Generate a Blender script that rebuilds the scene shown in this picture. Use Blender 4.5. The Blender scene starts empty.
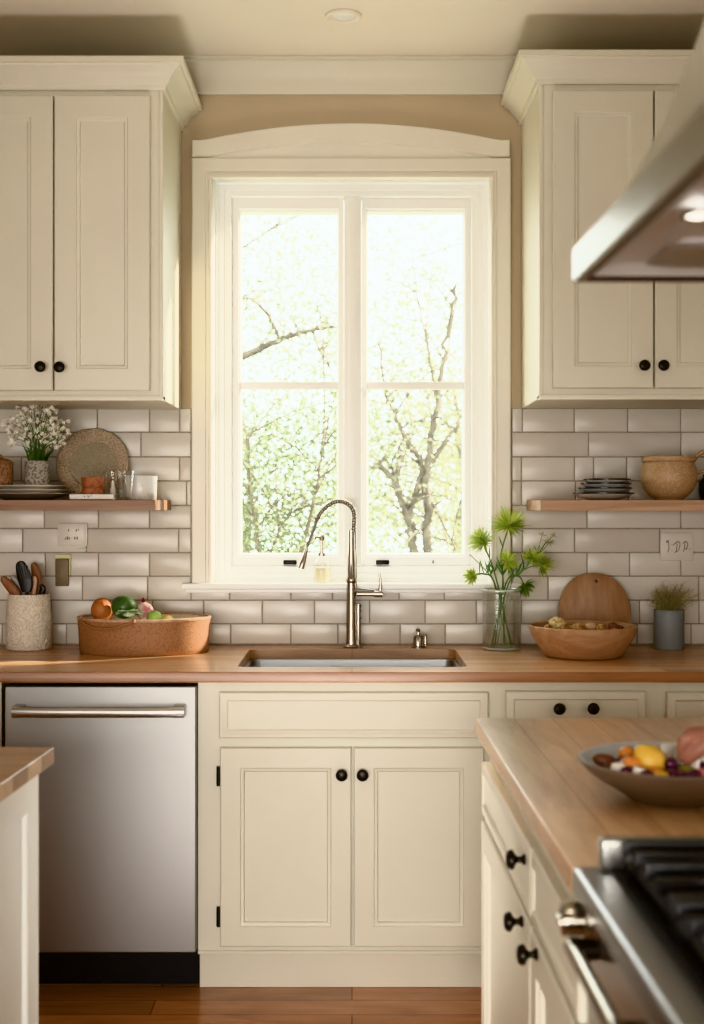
import bpy, bmesh, math, random
from math import sin, cos, pi, radians as R
from mathutils import Vector, Matrix

SC = bpy.context.scene
COL = SC.collection
F = 1300.0            # focal length in pixels of the 704 x 1024 frame
CX, CY, EYE = 352.0, 505.0, 1.40
WALL = 4.41           # distance camera -> back wall
CT = 0.925            # worktop height

def PX(px, Y): return (px - CX) * Y / F
def PZ(py, Y): return EYE - (py - CY) * Y / F
def at(px, py, Y): return Vector((PX(px, Y), Y, PZ(py, Y)))

# ------------------------------------------------------------------ materials
MATS = {}
def new_mat(name):
    m = bpy.data.materials.new(name); m.use_nodes = True
    nt = m.node_tree
    for n in list(nt.nodes): nt.nodes.remove(n)
    out = nt.nodes.new('ShaderNodeOutputMaterial')
    MATS[name] = m
    return m, nt, out
def N(nt, typ, **kw):
    n = nt.nodes.new(typ)
    for k, v in kw.items():
        if k in n.inputs: n.inputs[k].default_value = v
        else: setattr(n, k, v)
    return n
def L(nt, a, ao, b, bi): nt.links.new(a.outputs[ao], b.inputs[bi])
def C4(c): return (c[0], c[1], c[2], 1.0)
def ramp(nt, stops):
    r = nt.nodes.new('ShaderNodeValToRGB')
    e = r.color_ramp.elements
    while len(e) < len(stops): e.new(0.5)
    for i, (p, c) in enumerate(stops):
        e[i].position = p; e[i].color = C4(c)
    return r

def paint(name, col, rough=0.5, var=0.04, scale=6.0, bump=0.0, bscale=60.0, metal=0.0, coat=0.0, spec=0.5):
    m, nt, out = new_mat(name)
    b = N(nt, 'ShaderNodeBsdfPrincipled', Roughness=rough, Metallic=metal)
    b.inputs['Coat Weight'].default_value = coat
    b.inputs['Specular IOR Level'].default_value = spec
    tc = N(nt, 'ShaderNodeTexCoord')
    no = N(nt, 'ShaderNodeTexNoise', Scale=scale, Detail=4.0)
    L(nt, tc, 'Object', no, 'Vector')
    lo = [max(0, c * (1 - var)) for c in col]; hi = [min(1, c * (1 + var)) for c in col]
    r = ramp(nt, [(0.3, lo), (0.7, hi)])
    L(nt, no, 'Fac', r, 'Fac'); L(nt, r, 'Color', b, 'Base Color')
    if bump:
        n2 = N(nt, 'ShaderNodeTexNoise', Scale=bscale, Detail=3.0)
        L(nt, tc, 'Object', n2, 'Vector')
        bp = N(nt, 'ShaderNodeBump', Strength=bump, Distance=0.004)
        L(nt, n2, 'Fac', bp, 'Height'); L(nt, bp, 'Normal', b, 'Normal')
    L(nt, b, 'BSDF', out, 'Surface')
    return m

def wood(name, dark, mid, light, along='X', plank=None, rough=0.35, grain=14.0, coat=0.0, gap=(0.12, 0.06, 0.03), var=0.35):
    dark, mid, light = [tuple(0.87 * v + 0.13 * sum(c) / 3 for v in c) for c in (dark, mid, light)]
    m, nt, out = new_mat(name)
    b = N(nt, 'ShaderNodeBsdfPrincipled', Roughness=rough)
    b.inputs['Coat Weight'].default_value = coat; b.inputs['Coat Roughness'].default_value = 0.22; b.inputs['Coat IOR'].default_value = 1.6
    tc = N(nt, 'ShaderNodeTexCoord')
    mp = N(nt, 'ShaderNodeMapping')
    if along == 'Y': mp.inputs['Rotation'].default_value = (0, 0, -pi / 2)
    if along == 'Z': mp.inputs['Rotation'].default_value = (0, pi / 2, 0)
    L(nt, tc, 'Object', mp, 'Vector')
    st = N(nt, 'ShaderNodeMapping'); st.inputs['Scale'].default_value = (1.6, grain, grain)
    L(nt, mp, 'Vector', st, 'Vector')
    n1 = N(nt, 'ShaderNodeTexNoise', Scale=1.6, Detail=7.0, Roughness=0.62, Distortion=0.6)
    L(nt, st, 'Vector', n1, 'Vector')
    r = ramp(nt, [(0.28, dark), (0.5, mid), (0.72, light)])
    L(nt, n1, 'Fac', r, 'Fac')
    src = r
    if plank:
        br = N(nt, 'ShaderNodeTexBrick', Scale=1.0)
        br.offset = 0.37; br.offset_frequency = 2
        br.inputs['Brick Width'].default_value = plank[0]
        br.inputs['Row Height'].default_value = plank[1]
        br.inputs['Mortar Size'].default_value = plank[2]
        br.inputs['Mortar Smooth'].default_value = 0.2
        br.inputs['Bias'].default_value = 0.0
        br.inputs['Color1'].default_value = C4((1 - var,) * 3)
        br.inputs['Color2'].default_value = C4((1 + var * 0.5,) * 3)
        br.inputs['Mortar'].default_value = C4(gap)
        L(nt, mp, 'Vector', br, 'Vector')
        mx = N(nt, 'ShaderNodeMix', data_type='RGBA', blend_type='MULTIPLY')
        mx.inputs['Factor'].default_value = 1.0
        L(nt, r, 'Color', mx, 6); L(nt, br, 'Color', mx, 7)
        nt.links.new(mx.outputs[2], b.inputs['Base Color'])
    else:
        L(nt, r, 'Color', b, 'Base Color')
    bp = N(nt, 'ShaderNodeBump', Strength=0.12, Distance=0.002)
    L(nt, n1, 'Fac', bp, 'Height'); L(nt, bp, 'Normal', b, 'Normal')
    L(nt, b, 'BSDF', out, 'Surface')
    return m

def steel(name, col, rough=0.3, along=(1.0, 60.0, 60.0), str_=0.06):
    m, nt, out = new_mat(name)
    b = N(nt, 'ShaderNodeBsdfPrincipled', Metallic=1.0, Roughness=rough)
    b.inputs['Base Color'].default_value = C4(col)
    tc = N(nt, 'ShaderNodeTexCoord'); mp = N(nt, 'ShaderNodeMapping')
    mp.inputs['Scale'].default_value = along
    L(nt, tc, 'Object', mp, 'Vector')
    no = N(nt, 'ShaderNodeTexNoise', Scale=8.0, Detail=3.0)
    L(nt, mp, 'Vector', no, 'Vector')
    bp = N(nt, 'ShaderNodeBump', Strength=str_, Distance=0.002)
    L(nt, no, 'Fac', bp, 'Height'); L(nt, bp, 'Normal', b, 'Normal')
    L(nt, b, 'BSDF', out, 'Surface')
    return m

def thin_glass(name, tint=(0.95, 0.97, 0.95), refl=0.5, rough=0.02, edge=0.0, base=0.03):
    m, nt, out = new_mat(name)
    tr = N(nt, 'ShaderNodeBsdfTransparent'); tr.inputs['Color'].default_value = C4(tint)
    gl = N(nt, 'ShaderNodeBsdfGlossy', Roughness=rough)
    lw = N(nt, 'ShaderNodeLayerWeight', Blend=0.24)
    mu = N(nt, 'ShaderNodeMath', operation='MULTIPLY_ADD')
    mu.inputs[1].default_value = refl; mu.inputs[2].default_value = base
    L(nt, lw, 'Facing', mu, 0)
    mx = N(nt, 'ShaderNodeMixShader')
    L(nt, mu, 'Value', mx, 'Fac'); L(nt, tr, 'BSDF', mx, 1); L(nt, gl, 'BSDF', mx, 2)
    if edge > 0:
        df = N(nt, 'ShaderNodeBsdfDiffuse'); df.inputs['Color'].default_value = (0.8, 0.85, 0.78, 1)
        m2 = N(nt, 'ShaderNodeMixShader'); m2.inputs['Fac'].default_value = edge
        L(nt, mx, 'Shader', m2, 1); L(nt, df, 'BSDF', m2, 2); L(nt, m2, 'Shader', out, 'Surface')
    else:
        L(nt, mx, 'Shader', out, 'Surface')
    return m

def leaf_mat(name, c1, c2, trans=0.45, rough=0.5):
    m, nt, out = new_mat(name)
    g = N(nt, 'ShaderNodeNewGeometry')
    r = ramp(nt, [(0.0, c1), (1.0, c2)])
    L(nt, g, 'Random Per Island', r, 'Fac')
    d = N(nt, 'ShaderNodeBsdfPrincipled', Roughness=rough); t = N(nt, 'ShaderNodeBsdfTranslucent')
    L(nt, r, 'Color', d, 'Base Color'); L(nt, r, 'Color', t, 'Color')
    mx = N(nt, 'ShaderNodeMixShader'); mx.inputs['Fac'].default_value = trans
    L(nt, d, 'BSDF', mx, 1); L(nt, t, 'BSDF', mx, 2); L(nt, mx, 'Shader', out, 'Surface')
    return m

def speckle(name, base, spot, thr=0.55, scale=90.0, rough=0.6, bump=0.3):
    m, nt, out = new_mat(name)
    b = N(nt, 'ShaderNodeBsdfPrincipled', Roughness=rough)
    tc = N(nt, 'ShaderNodeTexCoord'); no = N(nt, 'ShaderNodeTexNoise', Scale=scale, Detail=3.0)
    L(nt, tc, 'Object', no, 'Vector')
    r = ramp(nt, [(thr - 0.06, base), (thr + 0.06, spot)])
    L(nt, no, 'Fac', r, 'Fac'); L(nt, r, 'Color', b, 'Base Color')
    bp = N(nt, 'ShaderNodeBump', Strength=bump, Distance=0.003)
    L(nt, no, 'Fac', bp, 'Height'); L(nt, bp, 'Normal', b, 'Normal')
    L(nt, b, 'BSDF', out, 'Surface')
    return m

def weave(name, c1, c2, sx, sy, rough=0.7, bump=0.6, ring=False):
    """woven look: crossed waves on object coordinates (rings about local Y when ring)."""
    m, nt, out = new_mat(name)
    b = N(nt, 'ShaderNodeBsdfPrincipled', Roughness=rough)
    tc = N(nt, 'ShaderNodeTexCoord')
    no = N(nt, 'ShaderNodeTexNoise', Scale=sx * 0.9, Detail=2.0)
    L(nt, tc, 'Object', no, 'Vector')
    ch = N(nt, 'ShaderNodeTexVoronoi', Scale=sx)
    L(nt, tc, 'Object', ch, 'Vector')
    ad = N(nt, 'ShaderNodeMath', operation='MULTIPLY_ADD'); ad.inputs[1].default_value = 0.8
    L(nt, ch, 'Distance', ad, 0); L(nt, no, 'Fac', ad, 2)
    r = ramp(nt, [(0.45, c1), (1.0, c2)])
    L(nt, ad, 'Value', r, 'Fac'); L(nt, r, 'Color', b, 'Base Color')
    bp = N(nt, 'ShaderNodeBump', Strength=bump, Distance=0.004)
    L(nt, ch, 'Distance', bp, 'Height'); L(nt, bp, 'Normal', b, 'Normal')
    L(nt, b, 'BSDF', out, 'Surface')
    return m

def emis(name, col, s):
    m, nt, out = new_mat(name)
    e = N(nt, 'ShaderNodeEmission', Strength=s); e.inputs['Color'].default_value = C4(col)
    L(nt, e, 'Emission', out, 'Surface')
    return m

# ------------------------------------------------------------------ mesh builder
class MB:
    def __init__(self): self.bm = bmesh.new()
    def quadgrid(self, rows, close_u=False, close_v=False):
        """rows of points -> quads"""
        V = [[self.bm.verts.new(p) for p in r] for r in rows]
        nr, nc = len(V), len(V[0])
        for i in range(nr if close_v else nr - 1):
            for j in range(nc if close_u else nc - 1):
                a, b = V[i][j], V[i][(j + 1) % nc]
                c, d = V[(i + 1) % nr][(j + 1) % nc], V[(i + 1) % nr][j]
                vs = []
                for v in (a, b, c, d):
                    if v not in vs: vs.append(v)
                if len(vs) > 2:
                    try: self.bm.faces.new(vs)
                    except ValueError: pass
        return V
    def face(self, vs):
        try: self.bm.faces.new(vs)
        except ValueError: pass
    def poly(self, pts): self.face([self.bm.verts.new(p) for p in pts])
    def box(self, x0, x1, y0, y1, z0, z1, bevel=0.0, seg=2, mat=None):
        r = bmesh.ops.create_cube(self.bm, size=1.0)
        vs = r['verts']
        for v in vs:
            v.co = Vector((x0 if v.co.x < 0 else x1, y0 if v.co.y < 0 else y1, z0 if v.co.z < 0 else z1))
            if mat is not None: v.co = mat @ v.co
        if bevel > 0:
            es = list({e for v in vs for e in v.link_edges})
            bmesh.ops.bevel(self.bm, geom=es, offset=bevel, segments=seg, profile=0.6, affect='EDGES')
        return self
    def lathe(self, prof, c=(0, 0, 0), seg=40, sx=1.0, sy=1.0, mat=None, fn=None):
        """prof: (r, z) list, revolved about z through c"""
        rows = []
        for r, z in prof:
            row = []
            for k in range(seg):
                a = 2 * pi * k / seg
                rr = max(r, 1e-5)
                if fn: rr = fn(rr, a, z)
                p = Vector((rr * cos(a) * sx, rr * sin(a) * sy, z))
                if mat is not None: p = mat @ p
                row.append(p + Vector(c))
            rows.append(row)
        V = self.quadgrid(rows, close_u=True)
        for end, rw in ((0, V[0]), (1, V[-1])):
            if (prof[0] if end == 0 else prof[-1])[0] < 1e-4:
                bmesh.ops.remove_doubles(self.bm, verts=rw, dist=1e-4)
        return self
    def tube(self, path, rad, seg=10, cap=True):
        path = [Vector(p) for p in path]
        n = len(path)
        rads = rad if isinstance(rad, (list, tuple)) else [rad] * n
        t0 = (path[1] - path[0]).normalized()
        up = Vector((0, 0, 1)) if abs(t0.z) < 0.9 else Vector((1, 0, 0))
        nrm = (up - t0 * up.dot(t0)).normalized()
        rows = []
        for i, p in enumerate(path):
            t = (path[min(i + 1, n - 1)] - path[max(i - 1, 0)])
            t = t.normalized() if t.length > 1e-9 else t0
            nrm = (nrm - t * nrm.dot(t))
            nrm = nrm.normalized() if nrm.length > 1e-6 else t.orthogonal().normalized()
            bn = t.cross(nrm)
            rows.append([p + (nrm * cos(2 * pi * k / seg) + bn * sin(2 * pi * k / seg)) * rads[i] for k in range(seg)])
        V = self.quadgrid(rows, close_u=True)
        if cap:
            self.face(list(reversed(V[0]))); self.face(V[-1])
        return self
    def ball(self, c, r, sc=(1, 1, 1), noise=0.0, seed=0, sub=3, mat=None, fn=None):
        res = bmesh.ops.create_icosphere(self.bm, subdivisions=sub, radius=1.0)
        rnd = random.Random(seed)
        ph = [rnd.uniform(0, 6.28) for _ in range(6)]
        for v in res['verts']:
            d = v.co.copy()
            k = 1 + noise * (sin(3 * d.x + ph[0]) + sin(4 * d.y + ph[1]) + sin(3.5 * d.z + ph[2])) / 3
            p = Vector((d.x * sc[0], d.y * sc[1], d.z * sc[2])) * r * k
            if fn: p = fn(p, d)
            if mat is not None: p = mat @ p
            v.co = p + Vector(c)
        return self
    def prism(self, pts, ext):
        """polygon pts (3D list) extruded by vector ext"""
        a = [self.bm.verts.new(p) for p in pts]
        b = [self.bm.verts.new(Vector(p) + Vector(ext)) for p in pts]
        self.face(a); self.face(list(reversed(b)))
        n = len(a)
        for i in range(n): self.face([a[i], b[i], b[(i + 1) % n], a[(i + 1) % n]])
        return self
    def panel(self, u0, u1, v0, v1, loops, fn, back=True):
        """nested rectangles (inset, depth): a framed, recessed panel. fn(u, v, d) -> point"""
        rows = []
        for ins, d in loops:
            rows.append([fn(u0 + ins, v0 + ins, d), fn(u1 - ins, v0 + ins, d), fn(u1 - ins, v1 - ins, d), fn(u0 + ins, v1 - ins, d)])
        V = self.quadgrid(rows, close_u=True)
        self.face(V[-1])
        if back: self.face(list(reversed(V[0])))
        return self
    def xform(self, mat):
        bmesh.ops.transform(self.bm, matrix=mat, verts=self.bm.verts)
        return self
    def build(self, name, mat, parent=None, smooth=35.0, world=False, recalc=True):
        bm = self.bm
        if recalc: bmesh.ops.recalc_face_normals(bm, faces=bm.faces)
        if smooth:
            lim = R(smooth)
            for f in bm.faces: f.smooth = True
            for e in bm.edges:
                if len(e.link_faces) == 2:
                    if e.calc_face_angle(0.0) > lim: e.smooth = False
        if world and parent is not None:
            rt = parent
            while rt.parent is not None: rt = rt.parent
            bmesh.ops.transform(bm, matrix=rt.matrix_basis.inverted(), verts=bm.verts)
        me = bpy.data.meshes.new(name)
        bm.to_mesh(me); bm.free()
        for mm in (mat if isinstance(mat, (list, tuple)) else [mat]): me.materials.append(mm)
        o = bpy.data.objects.new(name, me); COL.objects.link(o)
        if parent is not None: o.parent = parent
        return o

def tag(o, label, cat, group=None):
    o['label'] = label; o['category'] = cat
    if group: o['group'] = group
    return o
def thing(name, label, cat, loc=(0, 0, 0), rot=0.0, group=None):
    o = bpy.data.objects.new(name, None); COL.objects.link(o)
    o.empty_display_size = 0.05
    o.location = loc; o.rotation_euler = (0, 0, rot)
    return tag(o, label, cat, group)
def struct(o):
    o['kind'] = 'structure'; return o
def struct_root(name):
    o = bpy.data.objects.new(name, None); COL.objects.link(o); return struct(o)
def dup(root, loc, label, rot=None, group=None):
    r = root.copy(); COL.objects.link(r); r.location = loc; r['label'] = label
    if rot is not None: r.rotation_euler = (0, 0, rot)
    if group: r['group'] = group
    for ch in list(root.children):
        c = ch.copy(); COL.objects.link(c); c.parent = r
        for g in list(ch.children):
            d = g.copy(); COL.objects.link(d); d.parent = c
    return r
def single(mb, name, mat, label, cat, loc, group=None, world=True, smooth=35.0):
    """a thing that is one mesh, its origin at loc; geometry given in world coordinates"""
    if world: mb.xform(Matrix.Translation(-Vector(loc)))
    o = mb.build(name, mat, None, smooth); o.location = loc
    return tag(o, label, cat, group)
def lerp(a, b, t): return a + (b - a) * t
def spline(pts, n=8):
    pts = [Vector(p) for p in pts]; out = []
    for i in range(len(pts) - 1):
        p0, p1, p2, p3 = pts[max(i - 1, 0)], pts[i], pts[i + 1], pts[min(i + 2, len(pts) - 1)]
        for k in range(n):
            t = k / n
            out.append(0.5 * ((2 * p1) + (p2 - p0) * t + (2 * p0 - 5 * p1 + 4 * p2 - p3) * t * t + (3 * p1 - p0 - 3 * p2 + p3) * t ** 3))
    out.append(pts[-1]); return out

# ------------------------------------------------------------------ material list
M_cream = paint('cream_cabinet_paint', (0.695, 0.672, 0.572), 0.42, 0.02, 3.0, 0.03, 40)
M_trim = paint('white_trim_paint', (0.79, 0.76, 0.68), 0.38, 0.02, 3.0)
M_white = paint('white_window_paint', (0.92, 0.93, 0.91), 0.35, 0.015, 3.0)
M_wall = paint('beige_wall_paint', (0.56, 0.475, 0.355), 0.8, 0.03, 4.0, 0.05, 120)
M_ceil = paint('ceiling_paint', (0.75, 0.70, 0.60), 0.85, 0.02, 2.0)
M_grout = paint('grey_grout', (0.40, 0.355, 0.30), 0.9, 0.12, 60)
M_worktop = wood('oak_worktop', (0.47, 0.255, 0.125), (0.62, 0.365, 0.19), (0.74, 0.475, 0.27), 'X', (0.9, 0.07, 0.0012), 0.33, 14, 0.15, (0.55, 0.42, 0.3), 0.2)
M_island = wood('oak_island_top', (0.50, 0.30, 0.155), (0.68, 0.435, 0.24), (0.84, 0.58, 0.34), 'Y', (1.3, 0.085, 0.0012), 0.32, 14, 0.8, (0.7, 0.56, 0.42), 0.25)
M_island_l = wood('oak_small_island_top', (0.36, 0.20, 0.095), (0.46, 0.28, 0.14), (0.56, 0.36, 0.20), 'X', (0.9, 0.09, 0.0015), 0.32, 14, 0.25, (0.5, 0.38, 0.27), 0.18)
M_floor = wood('redwood_floor', (0.36, 0.14, 0.05), (0.52, 0.225, 0.085), (0.66, 0.32, 0.135), 'X', (1.5, 0.105, 0.002), 0.27, 9, 0.2, (0.35, 0.25, 0.2), 0.3)
M_shelf = wood('shelf_wood', (0.20, 0.095, 0.045), (0.28, 0.145, 0.07), (0.36, 0.20, 0.105), 'X', None, 0.42, 22)
M_shelf2 = wood('light_shelf_wood', (0.38, 0.22, 0.13), (0.47, 0.29, 0.175), (0.55, 0.36, 0.23), 'X', None, 0.42, 22)
M_bowlwood = wood('turned_bowl_wood', (0.40, 0.225, 0.125), (0.49, 0.295, 0.17), (0.58, 0.37, 0.225), 'X', None, 0.45, 26)
M_board = wood('chopping_board_wood', (0.33, 0.175, 0.09), (0.41, 0.235, 0.125), (0.48, 0.29, 0.165), 'Z', None, 0.5, 24)
M_binwood = speckle('rough_tan_bin', (0.36, 0.20, 0.11), (0.295, 0.15, 0.078), 0.55, 150, 0.6, 0.25)
M_spoon = wood('spoon_wood', (0.20, 0.08, 0.03), (0.28, 0.12, 0.05), (0.36, 0.17, 0.075), 'Z', None, 0.5, 30)
M_steel = steel('brushed_steel', (0.56, 0.55, 0.53), 0.34)
M_dish = steel('dishwasher_steel', (0.38, 0.375, 0.365), 0.52, (1, 1, 70), 0.04)
M_cook = steel('cooktop_steel', (0.36, 0.365, 0.375), 0.30, (60, 1, 60), 0.03)
M_under = paint('satin_steel', (0.66, 0.67, 0.67), 0.4, 0.02, 3.0, metal=0.12)
M_hood = steel('hood_steel', (0.34, 0.335, 0.315), 0.24, (60, 1, 60), 0.03)
M_sink = steel('sink_steel', (0.52, 0.54, 0.56), 0.28)
M_chrome = steel('nickel_tap', (0.42, 0.39, 0.34), 0.20, (20, 20, 20), 0.0)
M_darkmetal = paint('dark_bronze', (0.022, 0.018, 0.015), 0.35, 0.1, 30, metal=0.7)
M_black = paint('black_kick', (0.008, 0.008, 0.010), 0.6, 0.1, 10)
M_iron = paint('cast_iron', (0.016, 0.017, 0.020), 0.45, 0.15, 80, 0.2, 200)
M_pane = thin_glass('window_pane', (0.98, 0.99, 0.98), 0.10, 0.0, base=0.0)
M_glass = thin_glass('clear_glass', (0.996, 0.998, 0.996), 0.7, 0.02, 0.008, base=0.012)
M_vase = thin_glass('ribbed_glass', (0.985, 0.99, 0.98), 0.8, 0.03, 0.02, base=0.015)
M_rimglass = thin_glass('glass_rim', (0.95, 0.97, 0.94), 0.9, 0.05, 0.35, base=0.1)  # pale diffuse share stands in for highlights on rim and foot
M_water = thin_glass('water', (0.985, 0.992, 0.985), 0.2, 0.02, base=0.005)
M_stone = speckle('speckled_grey_pot', (0.40, 0.375, 0.33), (0.20, 0.17, 0.14), 0.52, 130, 0.7, 0.3)
M_rattan = weave('rattan', (0.11, 0.055, 0.03), (0.37, 0.22, 0.13), 90, 90)
M_charger = weave('woven_seagrass', (0.27, 0.19, 0.13), (0.58, 0.47, 0.35), 200, 200, 0.8, 0.8)
M_charger2 = weave('woven_seagrass_centre', (0.25, 0.21, 0.145), (0.44, 0.38, 0.28), 300, 300, 0.8, 0.5)
M_plate = paint('grey_white_plate', (0.58, 0.54, 0.48), 0.3, 0.03, 10)
M_plate_d = paint('plate_dark_rim', (0.26, 0.23, 0.20), 0.35, 0.1, 20)
M_green_pl = paint('dark_green_glaze', (0.025, 0.032, 0.030), 0.22, 0.15, 30)
M_pale_pl = paint('pale_clay', (0.66, 0.63, 0.59), 0.4, 0.05, 30)
M_terra = speckle('terracotta', (0.40, 0.17, 0.095), (0.27, 0.105, 0.055), 0.55, 60, 0.7, 0.2)
M_paper = paint('white_paper', (0.78, 0.75, 0.69), 0.7, 0.03, 30)
M_ink = paint('ink', (0.03, 0.028, 0.025), 0.7)
M_porc = speckle('veined_white_cup', (0.78, 0.77, 0.74), (0.62, 0.58, 0.52), 0.63, 34, 0.25, 0.0)
M_clay = speckle('speckled_tan_clay', (0.45, 0.305, 0.185), (0.54, 0.39, 0.255), 0.55, 160, 0.45, 0.15)
M_crock = weave('dimpled_white_crock', (0.58, 0.52, 0.43), (0.80, 0.75, 0.66), 150, 150, 0.6, 0.9)
M_bluepot = paint('slate_blue_pot', (0.25, 0.28, 0.295), 0.5, 0.05, 10)
M_brass = paint('aged_brass', (0.20, 0.155, 0.095), 0.5, 0.12, 30, metal=0.2)
M_plastic = paint('cream_plastic', (0.70, 0.67, 0.60), 0.35, 0.02, 10)
M_plastic_y = paint('yellowed_plastic', (0.62, 0.61, 0.36), 0.4, 0.05, 10)
M_markgrey = paint('grey_marking', (0.22, 0.20, 0.17), 0.6)  # plain grey for slots, marks, screws and the tap hose
M_orange = speckle('orange_squash_skin', (0.45, 0.18, 0.065), (0.36, 0.13, 0.045), 0.6, 30, 0.5, 0.1)
M_greenf = speckle('green_squash_skin', (0.065, 0.125, 0.04), (0.11, 0.18, 0.065), 0.6, 26, 0.35, 0.1)
M_lime = paint('lime_skin', (0.30, 0.43, 0.13), 0.4, 0.15, 20)
M_lemonp = paint('pale_lemon', (0.68, 0.56, 0.24), 0.5, 0.1, 20)
M_onion = speckle('pink_onion_skin', (0.72, 0.55, 0.50), (0.50, 0.20, 0.22), 0.58, 22, 0.35, 0.05)
M_redleaf = leaf_mat('crimson_leaf', (0.20, 0.01, 0.03), (0.28, 0.03, 0.06))
M_lettuce = leaf_mat('pale_green_leaf', (0.42, 0.55, 0.36), (0.60, 0.70, 0.50), 0.25)
M_cloth = paint('cream_linen', (0.72, 0.66, 0.54), 0.9, 0.05, 30, 0.4, 200)
M_leafy = leaf_mat('grass_leaf', (0.05, 0.13, 0.03), (0.12, 0.24, 0.06))
M_petal = leaf_mat('white_petal', (0.82, 0.77, 0.64), (0.97, 0.95, 0.88), 0.12)
M_stem = leaf_mat('flower_stem', (0.10, 0.20, 0.05), (0.17, 0.28, 0.07), 0.2)
M_spider = leaf_mat('lime_green_floret', (0.38, 0.50, 0.09), (0.66, 0.74, 0.24), 0.4)
M_wisp = leaf_mat('pale_wisp', (0.42, 0.48, 0.25), (0.60, 0.62, 0.38), 0.4)
M_herb = leaf_mat('dried_herb', (0.27, 0.25, 0.12), (0.70, 0.66, 0.42), 0.3)
M_bowlgrey = paint('grey_stoneware', (0.175, 0.135, 0.105), 0.5, 0.06, 12)
M_bowlin = paint('blue_grey_glaze', (0.55, 0.60, 0.63), 0.28, 0.05, 12)
M_lemon = paint('lemon_skin', (0.70, 0.46, 0.10), 0.4, 0.05, 30, 0.25, 160)
M_kumquat = paint('orange_skin', (0.62, 0.26, 0.075), 0.4, 0.08, 30, 0.2, 160)
M_date = paint('brown_date', (0.15, 0.06, 0.035), 0.4, 0.25, 30)
M_feta = paint('white_cheese', (0.80, 0.76, 0.70), 0.7, 0.05, 60)
M_olive = paint('purple_olive', (0.09, 0.025, 0.05), 0.25, 0.3, 30)
M_pink = paint('pink_radish', (0.62, 0.26, 0.27), 0.4, 0.15, 30)
M_oliveg = paint('green_olive', (0.25, 0.22, 0.07), 0.35, 0.2, 30)
M_cork = paint('grey_green_stalk', (0.38, 0.38, 0.30), 0.7, 0.1, 40)
M_skin = paint('skin', (0.38, 0.185, 0.135), 0.5, 0.06, 30, 0.08, 300)
M_sleeve = paint('linen_sleeve', (0.55, 0.50, 0.44), 0.9, 0.06, 60, 0.3, 300)
M_nail = paint('fingernail', (0.62, 0.36, 0.29), 0.3, 0.02, 30)
M_walnut = speckle('walnut', (0.50, 0.33, 0.16), (0.30, 0.17, 0.07), 0.5, 90, 0.7, 0.6)
M_cauli = speckle('cream_floret', (0.66, 0.54, 0.30), (0.46, 0.34, 0.15), 0.55, 130, 0.8, 0.6)
M_soap = paint('creamy_soap', (0.85, 0.80, 0.58), 0.4, 0.05, 10)
M_bark = paint('tree_bark', (0.155, 0.135, 0.105), 0.9, 0.25, 14, 0.4, 40)
M_tree1 = leaf_mat('spring_leaf_pale', (0.235, 0.235, 0.15), (0.38, 0.38, 0.27), 0.5)
M_tree2 = leaf_mat('spring_leaf_green', (0.10, 0.125, 0.065), (0.27, 0.285, 0.18), 0.5)
M_lawn = paint('lawn_green', (0.16, 0.18, 0.10), 0.9, 0.3, 3, 0.3, 60)
M_lamp = emis('lamp_lens', (1.0, 0.95, 0.88), 6.0)
M_lens = paint('frosted_lens', (0.74, 0.75, 0.70), 0.3)
M_blackp = paint('black_nylon', (0.012, 0.012, 0.014), 0.4, 0.1, 30)
M_greyp = paint('grey_silicone', (0.42, 0.40, 0.38), 0.5, 0.05, 30)

# glazed tile, each tile its own tone
m, nt, out = new_mat('glazed_tile')
b = N(nt, 'ShaderNodeBsdfPrincipled', Roughness=0.24)
g = N(nt, 'ShaderNodeNewGeometry')
r = ramp(nt, [(0.0, (0.60, 0.56, 0.50)), (0.5, (0.655, 0.625, 0.565)), (1.0, (0.70, 0.675, 0.62))])
L(nt, g, 'Random Per Island', r, 'Fac'); L(nt, r, 'Color', b, 'Base Color')
tc = N(nt, 'ShaderNodeTexCoord'); no = N(nt, 'ShaderNodeTexNoise', Scale=16.0, Detail=1.0)
L(nt, tc, 'Object', no, 'Vector')
b.inputs['Specular IOR Level'].default_value = 0.3
bp = N(nt, 'ShaderNodeBump', Strength=0.12, Distance=0.006)
L(nt, no, 'Fac', bp, 'Height'); L(nt, bp, 'Normal', b, 'Normal')
L(nt, b, 'BSDF', out, 'Surface')
M_tile = m
# ================================================================== room shell
RX0, RX1, RY0, CEIL = -2.4, 2.4, -1.9, 2.895
OX0, OX1, OZ0, OZ1 = -0.47, 0.465, 1.135, 2.515      # window opening
WT = 0.17
floor = MB().box(RX0 - .1, RX1 + .1, RY0 - .1, WALL + .1, -0.06, 0.0)
struct(floor.build('floor', M_floor))
c = MB().box(RX0 - .1, RX1 + .1, RY0 - .1, WALL + .1, CEIL, CEIL + 0.08)
struct(c.build('ceiling', M_ceil))
struct(MB().box(RX0 - .1, RX0, RY0 - .1, WALL - .001, 0.001, CEIL - .001).build('wall_left', M_wall))
struct(MB().box(RX1, RX1 + .1, RY0 - .1, WALL - .001, 0.001, CEIL - .001).build('wall_right', M_wall))
struct(MB().box(RX0 + .001, RX1 - .001, RY0 - .1, RY0, 0.001, CEIL - .001).build('wall_front', M_wall))
w = MB()
w.box(RX0 - .1, OX0 - .004, WALL, WALL + WT, 0, CEIL)
w.box(OX1 + .004, RX1 + .1, WALL, WALL + WT, 0, CEIL)
w.box(OX0 - .004, OX1 + .004, WALL, WALL + WT, 0, OZ0 - .004)
w.box(OX0 - .004, OX1 + .004, WALL, WALL + WT, OZ1 + .004, CEIL)
wall_back = struct(w.build('wall_back', M_wall))

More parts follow.
